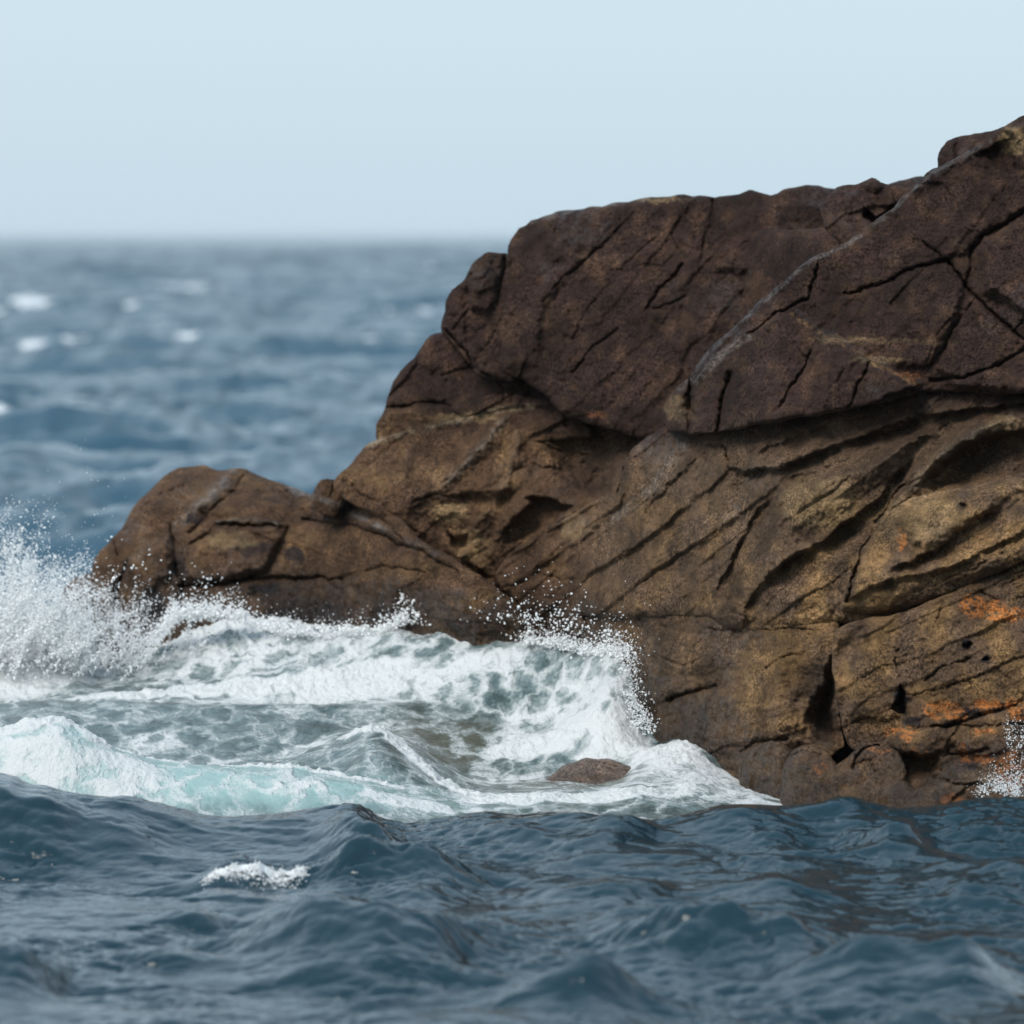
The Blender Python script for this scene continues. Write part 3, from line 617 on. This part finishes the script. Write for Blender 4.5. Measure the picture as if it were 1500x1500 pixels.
CREST_U = [-900,-200,0,50,100,150,190,250,300,400,480,520,570,650,700,760,830,900,960,1000,1060,1130,1200,1250,1300,1350,1400,1440,1500,1700,2400]
CREST_V = [1165,1150,1140,1155,1165,1170,1168,1180,1190,1190,1180,1180,1204,1200,1190,1190,1187,1195,1200,1190,1178,1182,1175,1172,1178,1180,1172,1165,1168,1172,1172]

UG = np.linspace(-900, 2400, 1600)
WAVES = [  # long steep little seas: points (photo column, distance), height, front and back width
 ([(430, 36.0), (500, 35.9), (600, 36.0), (740, 36.3)], .17, .28, .7), ([(280, 35.6), (360, 35.8), (450, 36.1)], .13, .3, .6),
 ([(470, 37.6), (540, 37.3), (610, 36.8)], .13, .3, .6), ([(330, 32.6), (480, 32.3), (600, 32.2), (720, 32.6)], .22, .4, .9),
 ([(860, 33.0), (1000, 32.6), (1130, 32.3), (1240, 32.5)], .20, .4, .9), ([(1130, 31.4), (1270, 31.2), (1420, 31.2), (1520, 31.4)], .20, .4, .9),
 ([(-80, 37.9), (60, 37.6), (200, 37.4), (240, 37.5)], .12, .35, .7), ([(1240, 37.2), (1300, 37.0), (1370, 37.2)], .13, .25, .6),
 ([(760, 35.0), (900, 34.8), (1010, 35.0)], .11, .3, .7), ([(1020, 35.3), (1120, 35.0), (1260, 35.2)], .10, .3, .7), ([(-60, 31.2), (20, 31.0), (90, 31.3)], .2, .35, .7),
 ([(1050, 37.6), (1120, 37.4), (1190, 37.6)], .07, .25, .5), ([(760, 37.5), (860, 37.2), (960, 37.4)], .08, .3, .6), ([(700, 30.4), (850, 30.1), (960, 30.4)], .15, .4, .8)]

SEAS = [(np.array([((pu - 750) * C * py, py) for pu, py in pts]), hh * 1.35, wf * 1.2, wb) for (pts, hh, wf, wb) in WAVES]
for _ in range(290):
    cy = rng.uniform(25.5, 38.3); cx = rng.uniform(-4.6, 4.6); hl = rng.uniform(.15, .7); sk = rng.normal() * .3; hh = .018 + .06 * rng.random() ** 2
    SEAS.append((np.array([(cx - hl, cy - hl * sk), (cx, cy - .05), (cx + hl, cy + hl * sk)]), hh, hh * 3.0, hh * 5.))

def one_sea(X, Y, P, hh, wf, wb):
    xs = P[:, 0]; m = min(.45, .45 * (xs[-1] - xs[0]))
    yl = np.interp(X, xs, P[:, 1]) + .12 * gn(X * 1.7, X * 0 + P[0, 1], 79) + .03 * gn(X * 7, X * 0 + P[0, 1], 80)
    endw = sst(xs[0] - .1, xs[0] + m, X) * (1 - sst(xs[-1] - m, xs[-1] + .1, X))
    q = Y - yl; lump_ = 1 + .35 * gn(X * 3.1, X * 0 + P[0, 1] * 3, 81)
    return hh * endw * lump_ * np.where(q < 0, np.exp(-(np.abs(q) / wf) ** 1.15), np.exp(-(np.abs(q) / wb) ** 1.4))

def sea_disp(X, Y):
    """offset (dx, dy) and height of the open sea"""
    far = sst(42, 75, Y)
    h0, a0, b0 = (samp(A, OC0[3], X, Y) for A in OC0[:3])
    h1, a1, b1 = (samp(A, OC1[3], X, Y) for A in OC1[:3])
    h2, a2, b2 = (samp(A, OC2[3], X + 9, Y) for A in OC2[:3])
    h3, a3, b3 = (samp(A, OC3[3], X + 40, Y + 13) for A in OC3[:3])
    u = X / (Y * C) + 750
    yc = 38.4 + .35 * gn(X / 2.3, X * 0, 77)
    cv = hermite(np.array(CREST_U, float), np.array(CREST_V, float), np.clip(UG, CREST_U[0], CREST_U[-1]), 0)
    cv = np.interp(u, UG, cv) + 5 * fbm(X * 2.2, X * 0 + 3, 3, 78)
    zc = zof(cv, yc) - .02
    bumps = np.zeros(X.shape)
    for (P, hh, wf, wb) in SEAS:
        k = (np.abs(Y - P[:, 1].mean()) < 2.6) & (X > P[0, 0] - .2) & (X < P[-1, 0] + .2)
        if not k.any(): continue
        bumps[k] += one_sea(X[k], Y[k], P, hh, wf, wb)
    near_w = np.exp(-((Y - yc) / np.where(Y < yc, 1.0, .75)) ** 2)
    shore = 1 - .90 * np.exp(-((Y - yc) / 1.0) ** 2)             # keep the wind chop off the built crest
    tail = 1 - sst(1500, 6000, Y)
    behind = sst(yc + .5, yc + 1.6, Y) * (1 - far)               # trough between the crest and the rocks
    chop = (1 - far) * shore * (1 - .6 * behind)
    gust = .32 + 1.3 * sst(-.2, .45, fbm(X / 1.6, Y / 2.6, 3, 83))
    z = bumps + h0 * gust * (1 - far) + h1 * (chop * (.25 + .75 * gust) + far * 3.0) + h2 * (shore * (1 - far) * .9 + far * 2.6) + h3 * (far * 1.5) * tail + zc * near_w * (1 - far) - .42 * behind
    dx = 1.2 * a0 * (1 - far) + 1.4 * (a1 * (chop + far) + a2 * (shore + far)) + a3 * far * 1.5
    dy = 1.2 * b0 * (1 - far) + 1.4 * (b1 * (chop + far) + b2 * (shore + far)) + b3 * far * 1.5
    return dx, dy, z

def grid_quads(nr, nc):
    i = np.arange(nr - 1)[:, None] * nc + np.arange(nc - 1)[None, :]
    return np.stack([i, i + 1, i + nc + 1, i + nc], -1).reshape(-1, 4)

def sea_mesh(name, ycoord, slopes, mat, foamf=None):
    Sg, Yg = np.meshgrid(slopes, ycoord)
    X = Sg * Yg
    dx, dy, z = sea_disp(X, Yg)
    fade = np.clip(1.5 - np.abs(Sg) / .25, 0, 1)
    V = np.stack([X + dx * fade, Yg + dy * fade, z], -1)
    foam = np.zeros(X.shape) if foamf is None else foamf(X, Yg, z)
    o = mk(name, V.reshape(-1, 3), grid_quads(*X.shape), None, mat, None, True, {'foam': foam.ravel()})
    tag(o, kind='structure'); return o

def slopes(n, inner=.105):
    a = np.linspace(-inner, inner, n)
    b = inner + np.geomspace(.0006, 1.1, 110)
    return np.concatenate([-b[::-1], a, b])

def near_foam(X, Y, z):
    u = X / (Y * C) + 750
    f = np.zeros(X.shape)
    # the small breaking crest in the foreground
    lace = .5 + .5 * gn(X * 9, Y * 4, 95)
    f = f + .58 * np.exp(-((u - 375) / 72.) ** 4 - ((Y - np.interp(u, [280, 360, 450], [35.5, 35.7, 36.0])) / .18) ** 2) * (.55 + .6 * lace)
    f = f + .50 * np.exp(-((u - 1145) / 34.) ** 2 - ((Y - 32.1) / .14) ** 2) * lace
    f = f + .45 * np.exp(-((u - 1440) / 90.) ** 4 - ((Y - 38.2) / .12) ** 2) * lace
    return f
near_rows = np.concatenate([np.geomspace(14, 26, 160)[:-1], np.arange(26, 42.5, .022), np.geomspace(42.5, 60, 260)[1:]])
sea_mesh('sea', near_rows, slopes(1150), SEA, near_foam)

CAPS = []
def whitecap_spots():
    """a few breaking crests on the open sea, each on the highest water near where the photo shows one"""
    for (pu, pv, ru, ry, k) in ((100, 523, 18, 3., .8), (135, 527, 14, 3., .7), (307, 522, 20, 3., 1.), (545, 515, 24, 4., .95), (510, 522, 24, 3., .6), (40, 645, 34, 1.6, .9), (65, 648, 14, 1.2, 1.), (300, 430, 70, 10., .75), (420, 490, 30, 5., .5), (235, 520, 26, 3., .4), (590, 372, 60, 30., .5)) + tuple((rng.uniform(-40, 640), rng.uniform(375, 690), rng.uniform(8, 28), 0, rng.uniform(.45, .85)) for _ in range(60)):
        y0 = CAMZ / ((pv - HOR) * C); ys = np.linspace(y0 * .94, y0 * 1.06, 160); xs = np.full(160, (pu - 750) * C * y0)
        z = sea_disp(xs, ys)[2]; y = ys[np.argmax(z - np.abs(ys - y0) / y0 * 3)]
        CAPS.append(((pu - 750) * C * y0, y, ru * C * y0, ry or y0 * y0 * 4e-5, k))
whitecap_spots()
def far_foam(X, Y, z):
    f = np.zeros(X.shape)
    for (cx, cy, rx, ry, k) in CAPS:
        f = np.maximum(f, k * np.exp(-((X - cx) / (rx * 1.5)) ** 2 - ((Y - cy + ry * .2) / (ry * .32)) ** 2))
    return f * .84 * (1.05 + .3 * gn(X / (.018 * Y), Y / (.03 * Y), 97))
far_rows = np.concatenate([[59.5], np.geomspace(60, 4000, 1050), np.geomspace(4100, 40000, 40)])
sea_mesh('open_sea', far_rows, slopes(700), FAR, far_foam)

# ---- surf between the crest and the rocks
RU = np.array([-500, 0, 50, 100, 150, 200, 300, 400, 500, 540, 600, 650, 700, 800, 850, 900, 950, 1000, 1100, 1150, 1300], float)
ROWS = [  # distance, photo row of the water surface at each RU
 (39.9, [1225]*21),
 (40.8, [1190,1180,1180,1180,1185,1190,1190,1190,1195,1195,1198,1200,1200,1200,1200,1200,1200,1200,1195,1195,1195]),
 (41.3, [1110,1085,1072,1078,1105,1125,1135,1140,1150,1155,1168,1178,1182,1182,1182,1182,1180,1178,1182,1186,1190]),
 (41.7, [1095,1072,1057,1060,1090,1108,1119,1124,1136,1142,1155,1166,1170,1170,1168,1165,1160,1158,1170,1180,1185]),
 (42.2, [1115,1100,1092,1095,1112,1125,1132,1134,1132,1112,1128,1150,1162,1160,1158,1155,1145,1140,1160,1172,1180]),
 (42.8, [1125,1115,1115,1115,1120,1128,1132,1130,1100,1082,1106,1135,1152,1150,1148,1145,1128,1122,1150,1168,1175]),
 (43.4, [1115,1108,1105,1105,1110,1115,1118,1118,1082,1066,1088,1118,1138,1138,1135,1128,1105,1090,1135,1160,1170]),
 (44.0, [1095,1085,1080,1080,1085,1088,1090,1092,1078,1072,1082,1105,1110,1092,1068,1045,1082,1078,1125,1150,1165]),
 (44.6, [1060,1050,1048,1048,1050,1052,1055,1058,1060,1062,1066,1075,1072,1056,1022,975,1000,1075,1120,1150,1165]),
 (45.1, [1040,1030,1028,1026,1026,1028,1030,1034,1034,1032,1032,1036,1030,1010,970,946,998,1060,1120,1150,1165]),
 (45.6, [1045,1036,1034,1030,1030,1030,1030,1030,1026,1022,1014,1000,985,955,940,948,1000,1050,1120,1150,1165]),
 (46.2, [1040,1020,1018,1014,1014,1014,1005,988,976,966,950,940,932,934,955,948,990,1050,1120,1150,1165]),
 (46.9, [1000,975,978,988,998,992,968,948,934,928,916,918,924,928,934,945,990,1050,1120,1150,1165]),
 (47.6, [960,925,935,962,985,966,930,914,920,918,908,912,918,922,940,960,1000,1050,1120,1150,1165]),
 (48.2, [930,890,905,940,978,958,918,912,930,926,914,920,926,936,950,970,1010,1060,1120,1150,1165]),
 (49.0, [930,895,910,945,985,970,940,930,940,940,935,940,945,955,965,985,1020,1060,1120,1150,1165]),
 (52.0, [945,925,930,940,950,950,950,950,950,950,950,950,955,965,975,990,1020,1060,1120,1150,1165]),
 (56.0, [960]*21), (60.0, [990]*21)]
RY = np.array([r[0] for r in ROWS]); RV = np.array([r[1] for r in ROWS], float)

su = np.concatenate([np.arange(-420, -40, 8.), np.arange(-40, 1220, 1.5)])
sy = np.concatenate([np.arange(39.9, 49.2, .0155), np.arange(49.2, 58, .15)])
TV = hermite(RY, RV, sy, 0); TV = hermite(RU, TV, su, 1)
SU, SY = np.meshgrid(su, sy)
edgew = np.exp(-((SY - 47.4) / 1.1) ** 2) * sst(120, 230, SU) + np.exp(-((SY - 45.2) / .9) ** 2) * sst(690, 760, SU)
wob = 6 * fbm(SU / 80., SY * 1.5, 3, 120) + edgew * (16 * fbm(SU / 42., SY * 2.2, 4, 121, .6) - 8 * np.maximum(0, fbm(SU / 17., SY * 3, 3, 124)))
SX = (SU - 750) * C * SY
SZ = zof(TV + wob, SY)
dist_w = sst(-430, -250, SU) * (1 - sst(50, 56, SY))
SZ = SZ * dist_w - .5 * (1 - dist_w)
# foam density laid over the surf, in bands that follow the rows of water
def blob(cu, cy, ru, ry, st, soft=.5):
    wu = SU + 26 * fbm(SU / 60., SY * 1.4, 3, 130); wy = SY + .22 * fbm(SU / 60. + 7, SY * 1.4, 3, 133)
    return st * sst(1 + soft, 1 - soft, np.hypot((wu - cu) / ru, (wy - cy) / ry))
foam = np.full(SU.shape, .34)
def put(b, mode='max'):
    global foam
    foam = np.maximum(foam, b)
put(blob(550, 48.0, 560, .8, .74)); put(blob(500, 46.9, 420, .9, .55)); put(blob(560, 47.7, 460, .25, .86)); put(blob(450, 45.5, 420, .5, .55)); put(blob(380, 46.0, 330, .22, .82)); put(blob(780, 46.6, 170, .9, .62))
put(blob(860, 47.6, 130, 1.0, .80)); put(blob(-20, 47.8, 190, 1.8, 1.0)); put(blob(560, 45.7, 300, .25, .70))
put(blob(820, 44.5, 130, .7, .60)); put(blob(890, 44.6, 60, .5, .58)); put(blob(900, 43.7, 70, .5, .74)); put(blob(790, 44.1, 100, .3, .86)); put(blob(760, 43.3, 90, .3, .55))
dark = np.maximum.reduce([blob(340, 44.45, 220, .5, 1.), blob(630, 44.3, 75, .75, .9), blob(620, 42.3, 90, .35, .4), blob(860, 42.95, 120, .45, .95)])
foam = foam * (1 - dark) + .33 * dark
put(blob(230, 44.0, 60, .25, .48)); put(blob(330, 43.4, 100, .25, .52)); put(blob(450, 43.7, 70, .3, .58))
# turquoise breaker
aer = np.maximum(blob(270, 41.4, 420, .55, 1.), blob(80, 41.4, 200, .7, 1.))
foam = foam * (1 - aer) + .40 * aer
put(blob(60, 41.65, 120, .3, .98)); put(blob(90, 41.3, 130, .5, .60)); put(blob(170, 41.2, 80, .4, .66))
ridge_line = np.exp(-((SY - 41.72) / .07) ** 2) * sst(120, 190, SU) * sst(640, 560, SU)
foam = np.maximum(foam, .95 * ridge_line)
put(blob(430, 41.2, 90, .10, .62)); put(blob(620, 41.2, 150, .16, .62))
# crest that leans down to the right
dl, _, _ = dseg(SU, (SY - 43) * 100, [(515, 45), (545, 42), (575, 15), (610, -25), (650, -70), (700, -100), (760, -120)])
put(1.05 * sst(34, 8, dl + 10 * fbm(SU / 25., SY * 4, 3, 140)))
# wedge of foam at the foot of the cliff
put(blob(840, 41.75, 260, .3, .78)); put(blob(1050, 42.4, 150, 1.0, .64)); put(blob(980, 43.2, 60, .5, .86)); put(blob(1120, 41.4, 70, .5, .6))
oli = np.maximum(blob(640, 44.2, 100, .8, 1.), blob(850, 42.9, 130, .6, 1.)) * .8
lump = sst(.45, .95, foam)
SZ = SZ + dist_w * (.028 * samp(OC1[0], OC1[3], SX * 1.3 + 5, SY * 1.3) / .1 + lump * (.075 * fbm(SX * 2.2, SY * 1.6, 4, 150, .6) + .045 * np.abs(fbm(SX * 6, SY * 4, 4, 155, .6)) + .030 * fbm(SX * 17, SY * 11, 4, 158, .6)))
SXd = SX + lump * .05 * fbm(SX * 4, SY * 3, 3, 160)
mk_surf = mk('surf', np.stack([SXd, SY, SZ], -1).reshape(-1, 3), grid_quads(*SU.shape), None, SURF, None, True,
             {'foam': foam.ravel(), 'aer': aer.ravel(), 'oli': oli.ravel()})
tag(mk_surf, 'white foam and grey green water churning against the rocks, turquoise breaker in front', 'surf', kind='stuff')

# ---------------------------------------------------------------- spray: droplets as real little balls of water
def ico(sub):
    t = (1 + 5 ** .5) / 2
    V = [(-1,t,0),(1,t,0),(-1,-t,0),(1,-t,0),(0,-1,t),(0,1,t),(0,-1,-t),(0,1,-t),(t,0,-1),(t,0,1),(-t,0,-1),(-t,0,1)]
    F = [(0,11,5),(0,5,1),(0,1,7),(0,7,10),(0,10,11),(1,5,9),(5,11,4),(11,10,2),(10,7,6),(7,1,8),(3,9,4),(3,4,2),(3,2,6),(3,6,8),(3,8,9),(4,9,5),(2,4,11),(6,2,10),(8,6,7),(9,8,1)]
    V = [np.array(v) / np.linalg.norm(v) for v in V]
    for _ in range(sub):
        mid = {}; G = []
        def m(a, b):
            k = (min(a, b), max(a, b))
            if k not in mid:
                p = V[a] + V[b]; V.append(p / np.linalg.norm(p)); mid[k] = len(V) - 1
            return mid[k]
        for a, b, c in F:
            x, y, z = m(a, b), m(b, c), m(c, a)
            G += [(a, x, z), (b, y, x), (c, z, y), (x, y, z)]
        F = G
    return np.array(V), np.array(F)
ICO0, ICO1 = ico(0), ico(1)

def droplets(name, P, R, label, cat):
    """one mesh of uncountable droplets, each slightly stretched and lumpy"""
    Vs = []; Fs = []; off = 0
    for (V, F), m in ((ICO0, R < .006), (ICO1, R >= .006)):
        p = P[m]; r = R[m]; n = len(p)
        if not n: continue
        sc = rng.uniform(.55, 1.6, (n, 1, 3)); j = 1 + (.18 + .14 * (r[:, None, None] > .011)) * rng.normal(size=(n, len(V), 1))
        Vs.append((p[:, None, :] + V[None] * j * sc * r[:, None, None]).reshape(-1, 3))
        Fs.append((F[None] + (np.arange(n) * len(V))[:, None, None]).reshape(-1, 3) + off); off += n * len(V)
    o = mk(name, np.concatenate(Vs), None, np.concatenate(Fs), SPRAY)
    return tag(o, label, cat, kind='stuff')

def px(u, v, Y): return at(u, v, Y)

def burst(n_fil, per, origin, ang0, ang1, len0, len1, yr, r0, r1, sprd, grav=.0):
    U = []; V = []; Yy = []; R = []
    for i in range(n_fil):
        a = rng.uniform(ang0, ang1); L = rng.uniform(len0, len1); n = int(per * rng.uniform(.4, 1.6))
        t = rng.beta(1.5, 1.1, n)
        ou = origin[0] + rng.normal() * origin[2]; ov = origin[1] + rng.normal() * origin[3]
        w = sprd * (.12 + .75 * t ** 1.4)
        U.append(ou + math.cos(a) * L * t + rng.normal(size=n) * w); V.append(ov - math.sin(a) * L * t + grav * t * t + rng.normal(size=n) * w)
        Yy.append(rng.uniform(*yr) + rng.normal(size=n) * .12)
        R.append(np.exp(rng.uniform(math.log(r0), math.log(r1), n)) * (1 - .35 * t))
    return np.concatenate(U), np.concatenate(V), np.concatenate(Yy), np.concatenate(R)

def cat_(*bs): return tuple(np.concatenate(x) for x in zip(*bs))
# big burst at the left edge
b = cat_(burst(150, 170, (0, 985, 60, 24), .9, 1.95, 30, 190, (46.6, 47.8), .0025, .010, 8),
         burst(120, 140, (30, 965, 60, 25), .3, 1.3, 30, 165, (46.4, 47.6), .0025, .009, 8),
         burst(110, 620, (20, 985, 75, 22), .6, 2.2, 15, 120, (46.9, 47.9), .002, .007, 12),
         burst(60, 160, (0, 900, 40, 40), .9, 1.9, 30, 130, (46.8, 47.8), .002, .008, 9),
         burst(40, 70, (150, 972, 40, 16), .5, 1.6, 20, 100, (46.6, 47.3), .0025, .009, 7),
         burst(26, 16, (0, 870, 50, 40), .5, 1.6, 60, 230, (46.6, 47.8), .0025, .008, 18),
         burst(70, 14, (20, 930, 60, 40), .4, 1.8, 30, 170, (46.5, 47.6), .006, .013, 7),
         burst(18, 70, (230, 952, 30, 14), .9, 1.5, 15, 100, (46.9, 47.4), .0025, .009, 5))
droplets('wave_spray', px(b[0], b[1], b[2]), b[3], 'burst of white spray flying up at the left edge in front of the small rock', 'spray')
# fringe along the foot of the low rock and cliff
def blob_mesh(name, cu, cv, Y, ru, rv, ry, mat, seed):
    V, F = ico(5)
    n = fbm(V[:, 0] * 2.2 + V[:, 1], V[:, 2] * 2.2 - V[:, 1], 4, seed)
    r = 1 + .35 * n
    c = at(cu, cv, Y); k = C * Y
    return mk(name, c + V * r[:, None] * np.array([ru * k, ry, rv * k]), None, F, mat)
ms = NT('spray_mist'); mv = ms.n('ShaderNodeVolumePrincipled', ins={'Color': rgb(1., 1., 1.), 'Density': .7, 'Anisotropy': .3})
MIST = ms.out(None, mv.outputs[0])
tag(blob_mesh('mist', -10, 965, 47.3, 150, 95, .7, MIST, 171), 'white mist hanging in the burst of spray at the left edge', 'mist', kind='stuff')
# fringe along
def fringe(line, n, yr, h, r0, r1, sprd):
    P = np.asarray(line, float); t = rng.uniform(0, len(P) - 1, n)
    # clumps
    c = rng.uniform(0, len(P) - 1, max(6, n // 60)); t = np.clip(np.where(rng.uniform(size=n) < .75, c[rng.integers(0, len(c), n)] + rng.normal(size=n) * .06, t), 0, len(P) - 1.001)
    i = t.astype(int); f = t - i
    p = P[i] * (1 - f[:, None]) + P[i + 1] * f[:, None]
    up = rng.exponential(h, n)
    R = np.exp(rng.uniform(math.log(r0), math.log(r1), n)) * np.exp(-up / (h * 6))
    return p[:, 0] + rng.normal(size=n) * sprd, p[:, 1] - up + rng.normal(size=n) * 3, np.interp(p[:, 0], [200, 700, 850, 950], yr) + rng.normal(size=n) * .08, R
b = cat_(fringe([(200,955),(235,930),(260,905),(300,905),(350,905),(380,920),(430,930),(500,930),(560,925),(600,912),(640,920),(680,930),(740,936),(790,943),(830,950),(880,960),(915,966)], 8000, [47.3, 46.6, 45.2, 44.3], 9, .0022, .011, 5),
         fringe([(700,912),(760,912),(820,918),(880,940),(930,965)], 420, [47.0, 45.8, 44.6, 43.6], 24, .003, .010, 20),
         fringe([(850,960),(890,952),(918,955),(922,985),(926,1020),(936,1055),(950,1078)], 1700, [45., 44.6, 44.3, 43.5], 10, .002, .008, 9),
         fringe([(250,905),(330,900)], 500, [47.3, 46.8, 45.2, 44.0], 16, .004, .013, 8),
         fringe([(590,905),(655,895)], 420, [47.3, 46.6, 45.2, 44.0], 14, .004, .014, 6))
droplets('splash_droplets', px(b[0], b[1], b[2]), b[3], 'white droplets thrown up along the foot of the low rock and the cliff', 'spray')
b = cat_(burst(20, 60, (1484, 1162, 18, 5), .9, 2.4, 15, 62, (39.7, 40.0), .002, .006, 11), burst(8, 40, (1455, 1166, 20, 4), 1.2, 2.6, 10, 30, (39.6, 39.9), .002, .006, 9), burst(6, 40, (1485, 1110, 10, 10), 1.2, 1.8, 20, 70, (39.8, 40.0), .002, .006, 8))
droplets('boulder_splash', px(b[0], b[1], b[2]), b[3], 'small white splash breaking over the orange stained boulder at the right edge', 'spray')

hz = NT('sea_air')
vs = hz.n('ShaderNodeVolumePrincipled', ins={'Color': rgb(.97, .99, 1.), 'Density': .00006, 'Anisotropy': .2})
HAZE = hz.out(None, vs.outputs[0])
bx = np.array([(x, y, z) for z in (-6., 7.) for y in (-300., 47000.) for x in (-60000., 60000.)])
tag(mk('haze', bx, [(0, 2, 3, 1), (4, 5, 7, 6), (0, 1, 5, 4), (2, 6, 7, 3), (0, 4, 6, 2), (1, 3, 7, 5)], None, HAZE, None, False), kind='stuff')

# tumbling crest in the foreground
n = 2600
t = rng.uniform(0, 1, n) ** .8; uu = 300 + 146 * t + rng.normal(size=n) * 4; lx = (uu - 750) * C * 35.8
yy = np.interp(uu, [280, 360, 450], [35.55, 35.75, 36.05]) - np.abs(rng.normal(size=n)) * (.04 + .10 * t)
zz = sea_disp(lx, yy)[2]
k = sst(-.2, .3, fbm(uu / 16., t * 0 + 2, 3, 180)) * rng.exponential(.011, n) * (.25 + t)
droplets('whitecap', np.stack([lx, yy, zz + k], -1), np.exp(rng.uniform(math.log(.002), math.log(.0055), n)), 'small ragged white crest tumbling on the dark foreground sea', 'whitecap')

# ---------------------------------------------------------------- light, sky, camera
SUN_EL, SUN_AZ = math.radians(46), math.radians(-144)      # from the upper left, on the camera's side
w = bpy.data.worlds.new('World'); S.world = w; w.use_nodes = True
nt = w.node_tree; nt.nodes.clear()
sky = nt.nodes.new('ShaderNodeTexSky'); sky.sky_type = 'NISHITA'; sky.sun_disc = False
sky.sun_elevation = SUN_EL; sky.sun_rotation = SUN_AZ; sky.air_density = 1.0; sky.dust_density = 2.0; sky.ozone_density = 2.0
mixn = nt.nodes.new('ShaderNodeMix'); mixn.data_type = 'RGBA'; mixn.inputs[0].default_value = .72
# thin bright haze low down, bluer overhead
tc = nt.nodes.new('ShaderNodeTexCoord'); sx = nt.nodes.new('ShaderNodeSeparateXYZ'); nt.links.new(tc.outputs['Generated'], sx.inputs[0])
mr = nt.nodes.new('ShaderNodeMapRange'); mr.inputs[1].default_value = .40; mr.inputs[2].default_value = 1.; nt.links.new(sx.outputs[2], mr.inputs[0])
cl = nt.nodes.new('ShaderNodeMix'); cl.data_type = 'RGBA'; cl.inputs[6].default_value = (7.5, 9.45, 10.8, 1); cl.inputs[7].default_value = (5.0, 7.6, 10.6, 1)
nt.links.new(mr.outputs[0], cl.inputs[0]); nt.links.new(cl.outputs[2], mixn.inputs[7])
bg = nt.nodes.new('ShaderNodeBackground'); bg.inputs[1].default_value = .10
wo = nt.nodes.new('ShaderNodeOutputWorld')
nt.links.new(sky.outputs[0], mixn.inputs[6]); nt.links.new(mixn.outputs[2], bg.inputs[0]); nt.links.new(bg.outputs[0], wo.inputs[0])
L = bpy.data.lights.new('Sun', 'SUN'); L.energy = 3.0; L.angle = math.radians(26); L.color = (1, .94, .86)
so = bpy.data.objects.new('Sun', L); COL.objects.link(so)
dx_, dy_, dz_ = math.sin(SUN_AZ) * math.cos(SUN_EL), math.cos(SUN_AZ) * math.cos(SUN_EL), math.sin(SUN_EL)
from mathutils import Vector
so.rotation_euler = Vector((dx_, dy_, dz_)).to_track_quat('Z', 'Y').to_euler()
so.location = (dx_ * 60, dy_ * 60, dz_ * 60)

cam = bpy.data.cameras.new('Camera'); co = bpy.data.objects.new('Camera', cam); COL.objects.link(co)
co.location = (0, 0, CAMZ); co.rotation_euler = (math.pi / 2, 0, 0)
cam.sensor_width = 36; cam.sensor_height = 36; cam.sensor_fit = 'HORIZONTAL'
cam.lens = 36 / (1500 * C); cam.shift_y = -(750 - HOR) / 1500.
cam.clip_start = .5; cam.clip_end = 100000
cam.dof.use_dof = True; cam.dof.focus_distance = 41.5; cam.dof.aperture_fstop = cam.lens / 1000 / .125
S.camera = co
S.view_settings.view_transform = 'Standard'; S.view_settings.look = 'None'; S.view_settings.exposure = 0; S.view_settings.gamma = 1
S.render.engine = 'CYCLES'
S.cycles.max_bounces = 24; S.cycles.diffuse_bounces = 20; S.cycles.transmission_bounces = 20; S.cycles.glossy_bounces = 4; S.cycles.volume_bounces = 8; S.cycles.caustics_reflective = False; S.cycles.caustics_refractive = False
S.cycles.use_denoising = True
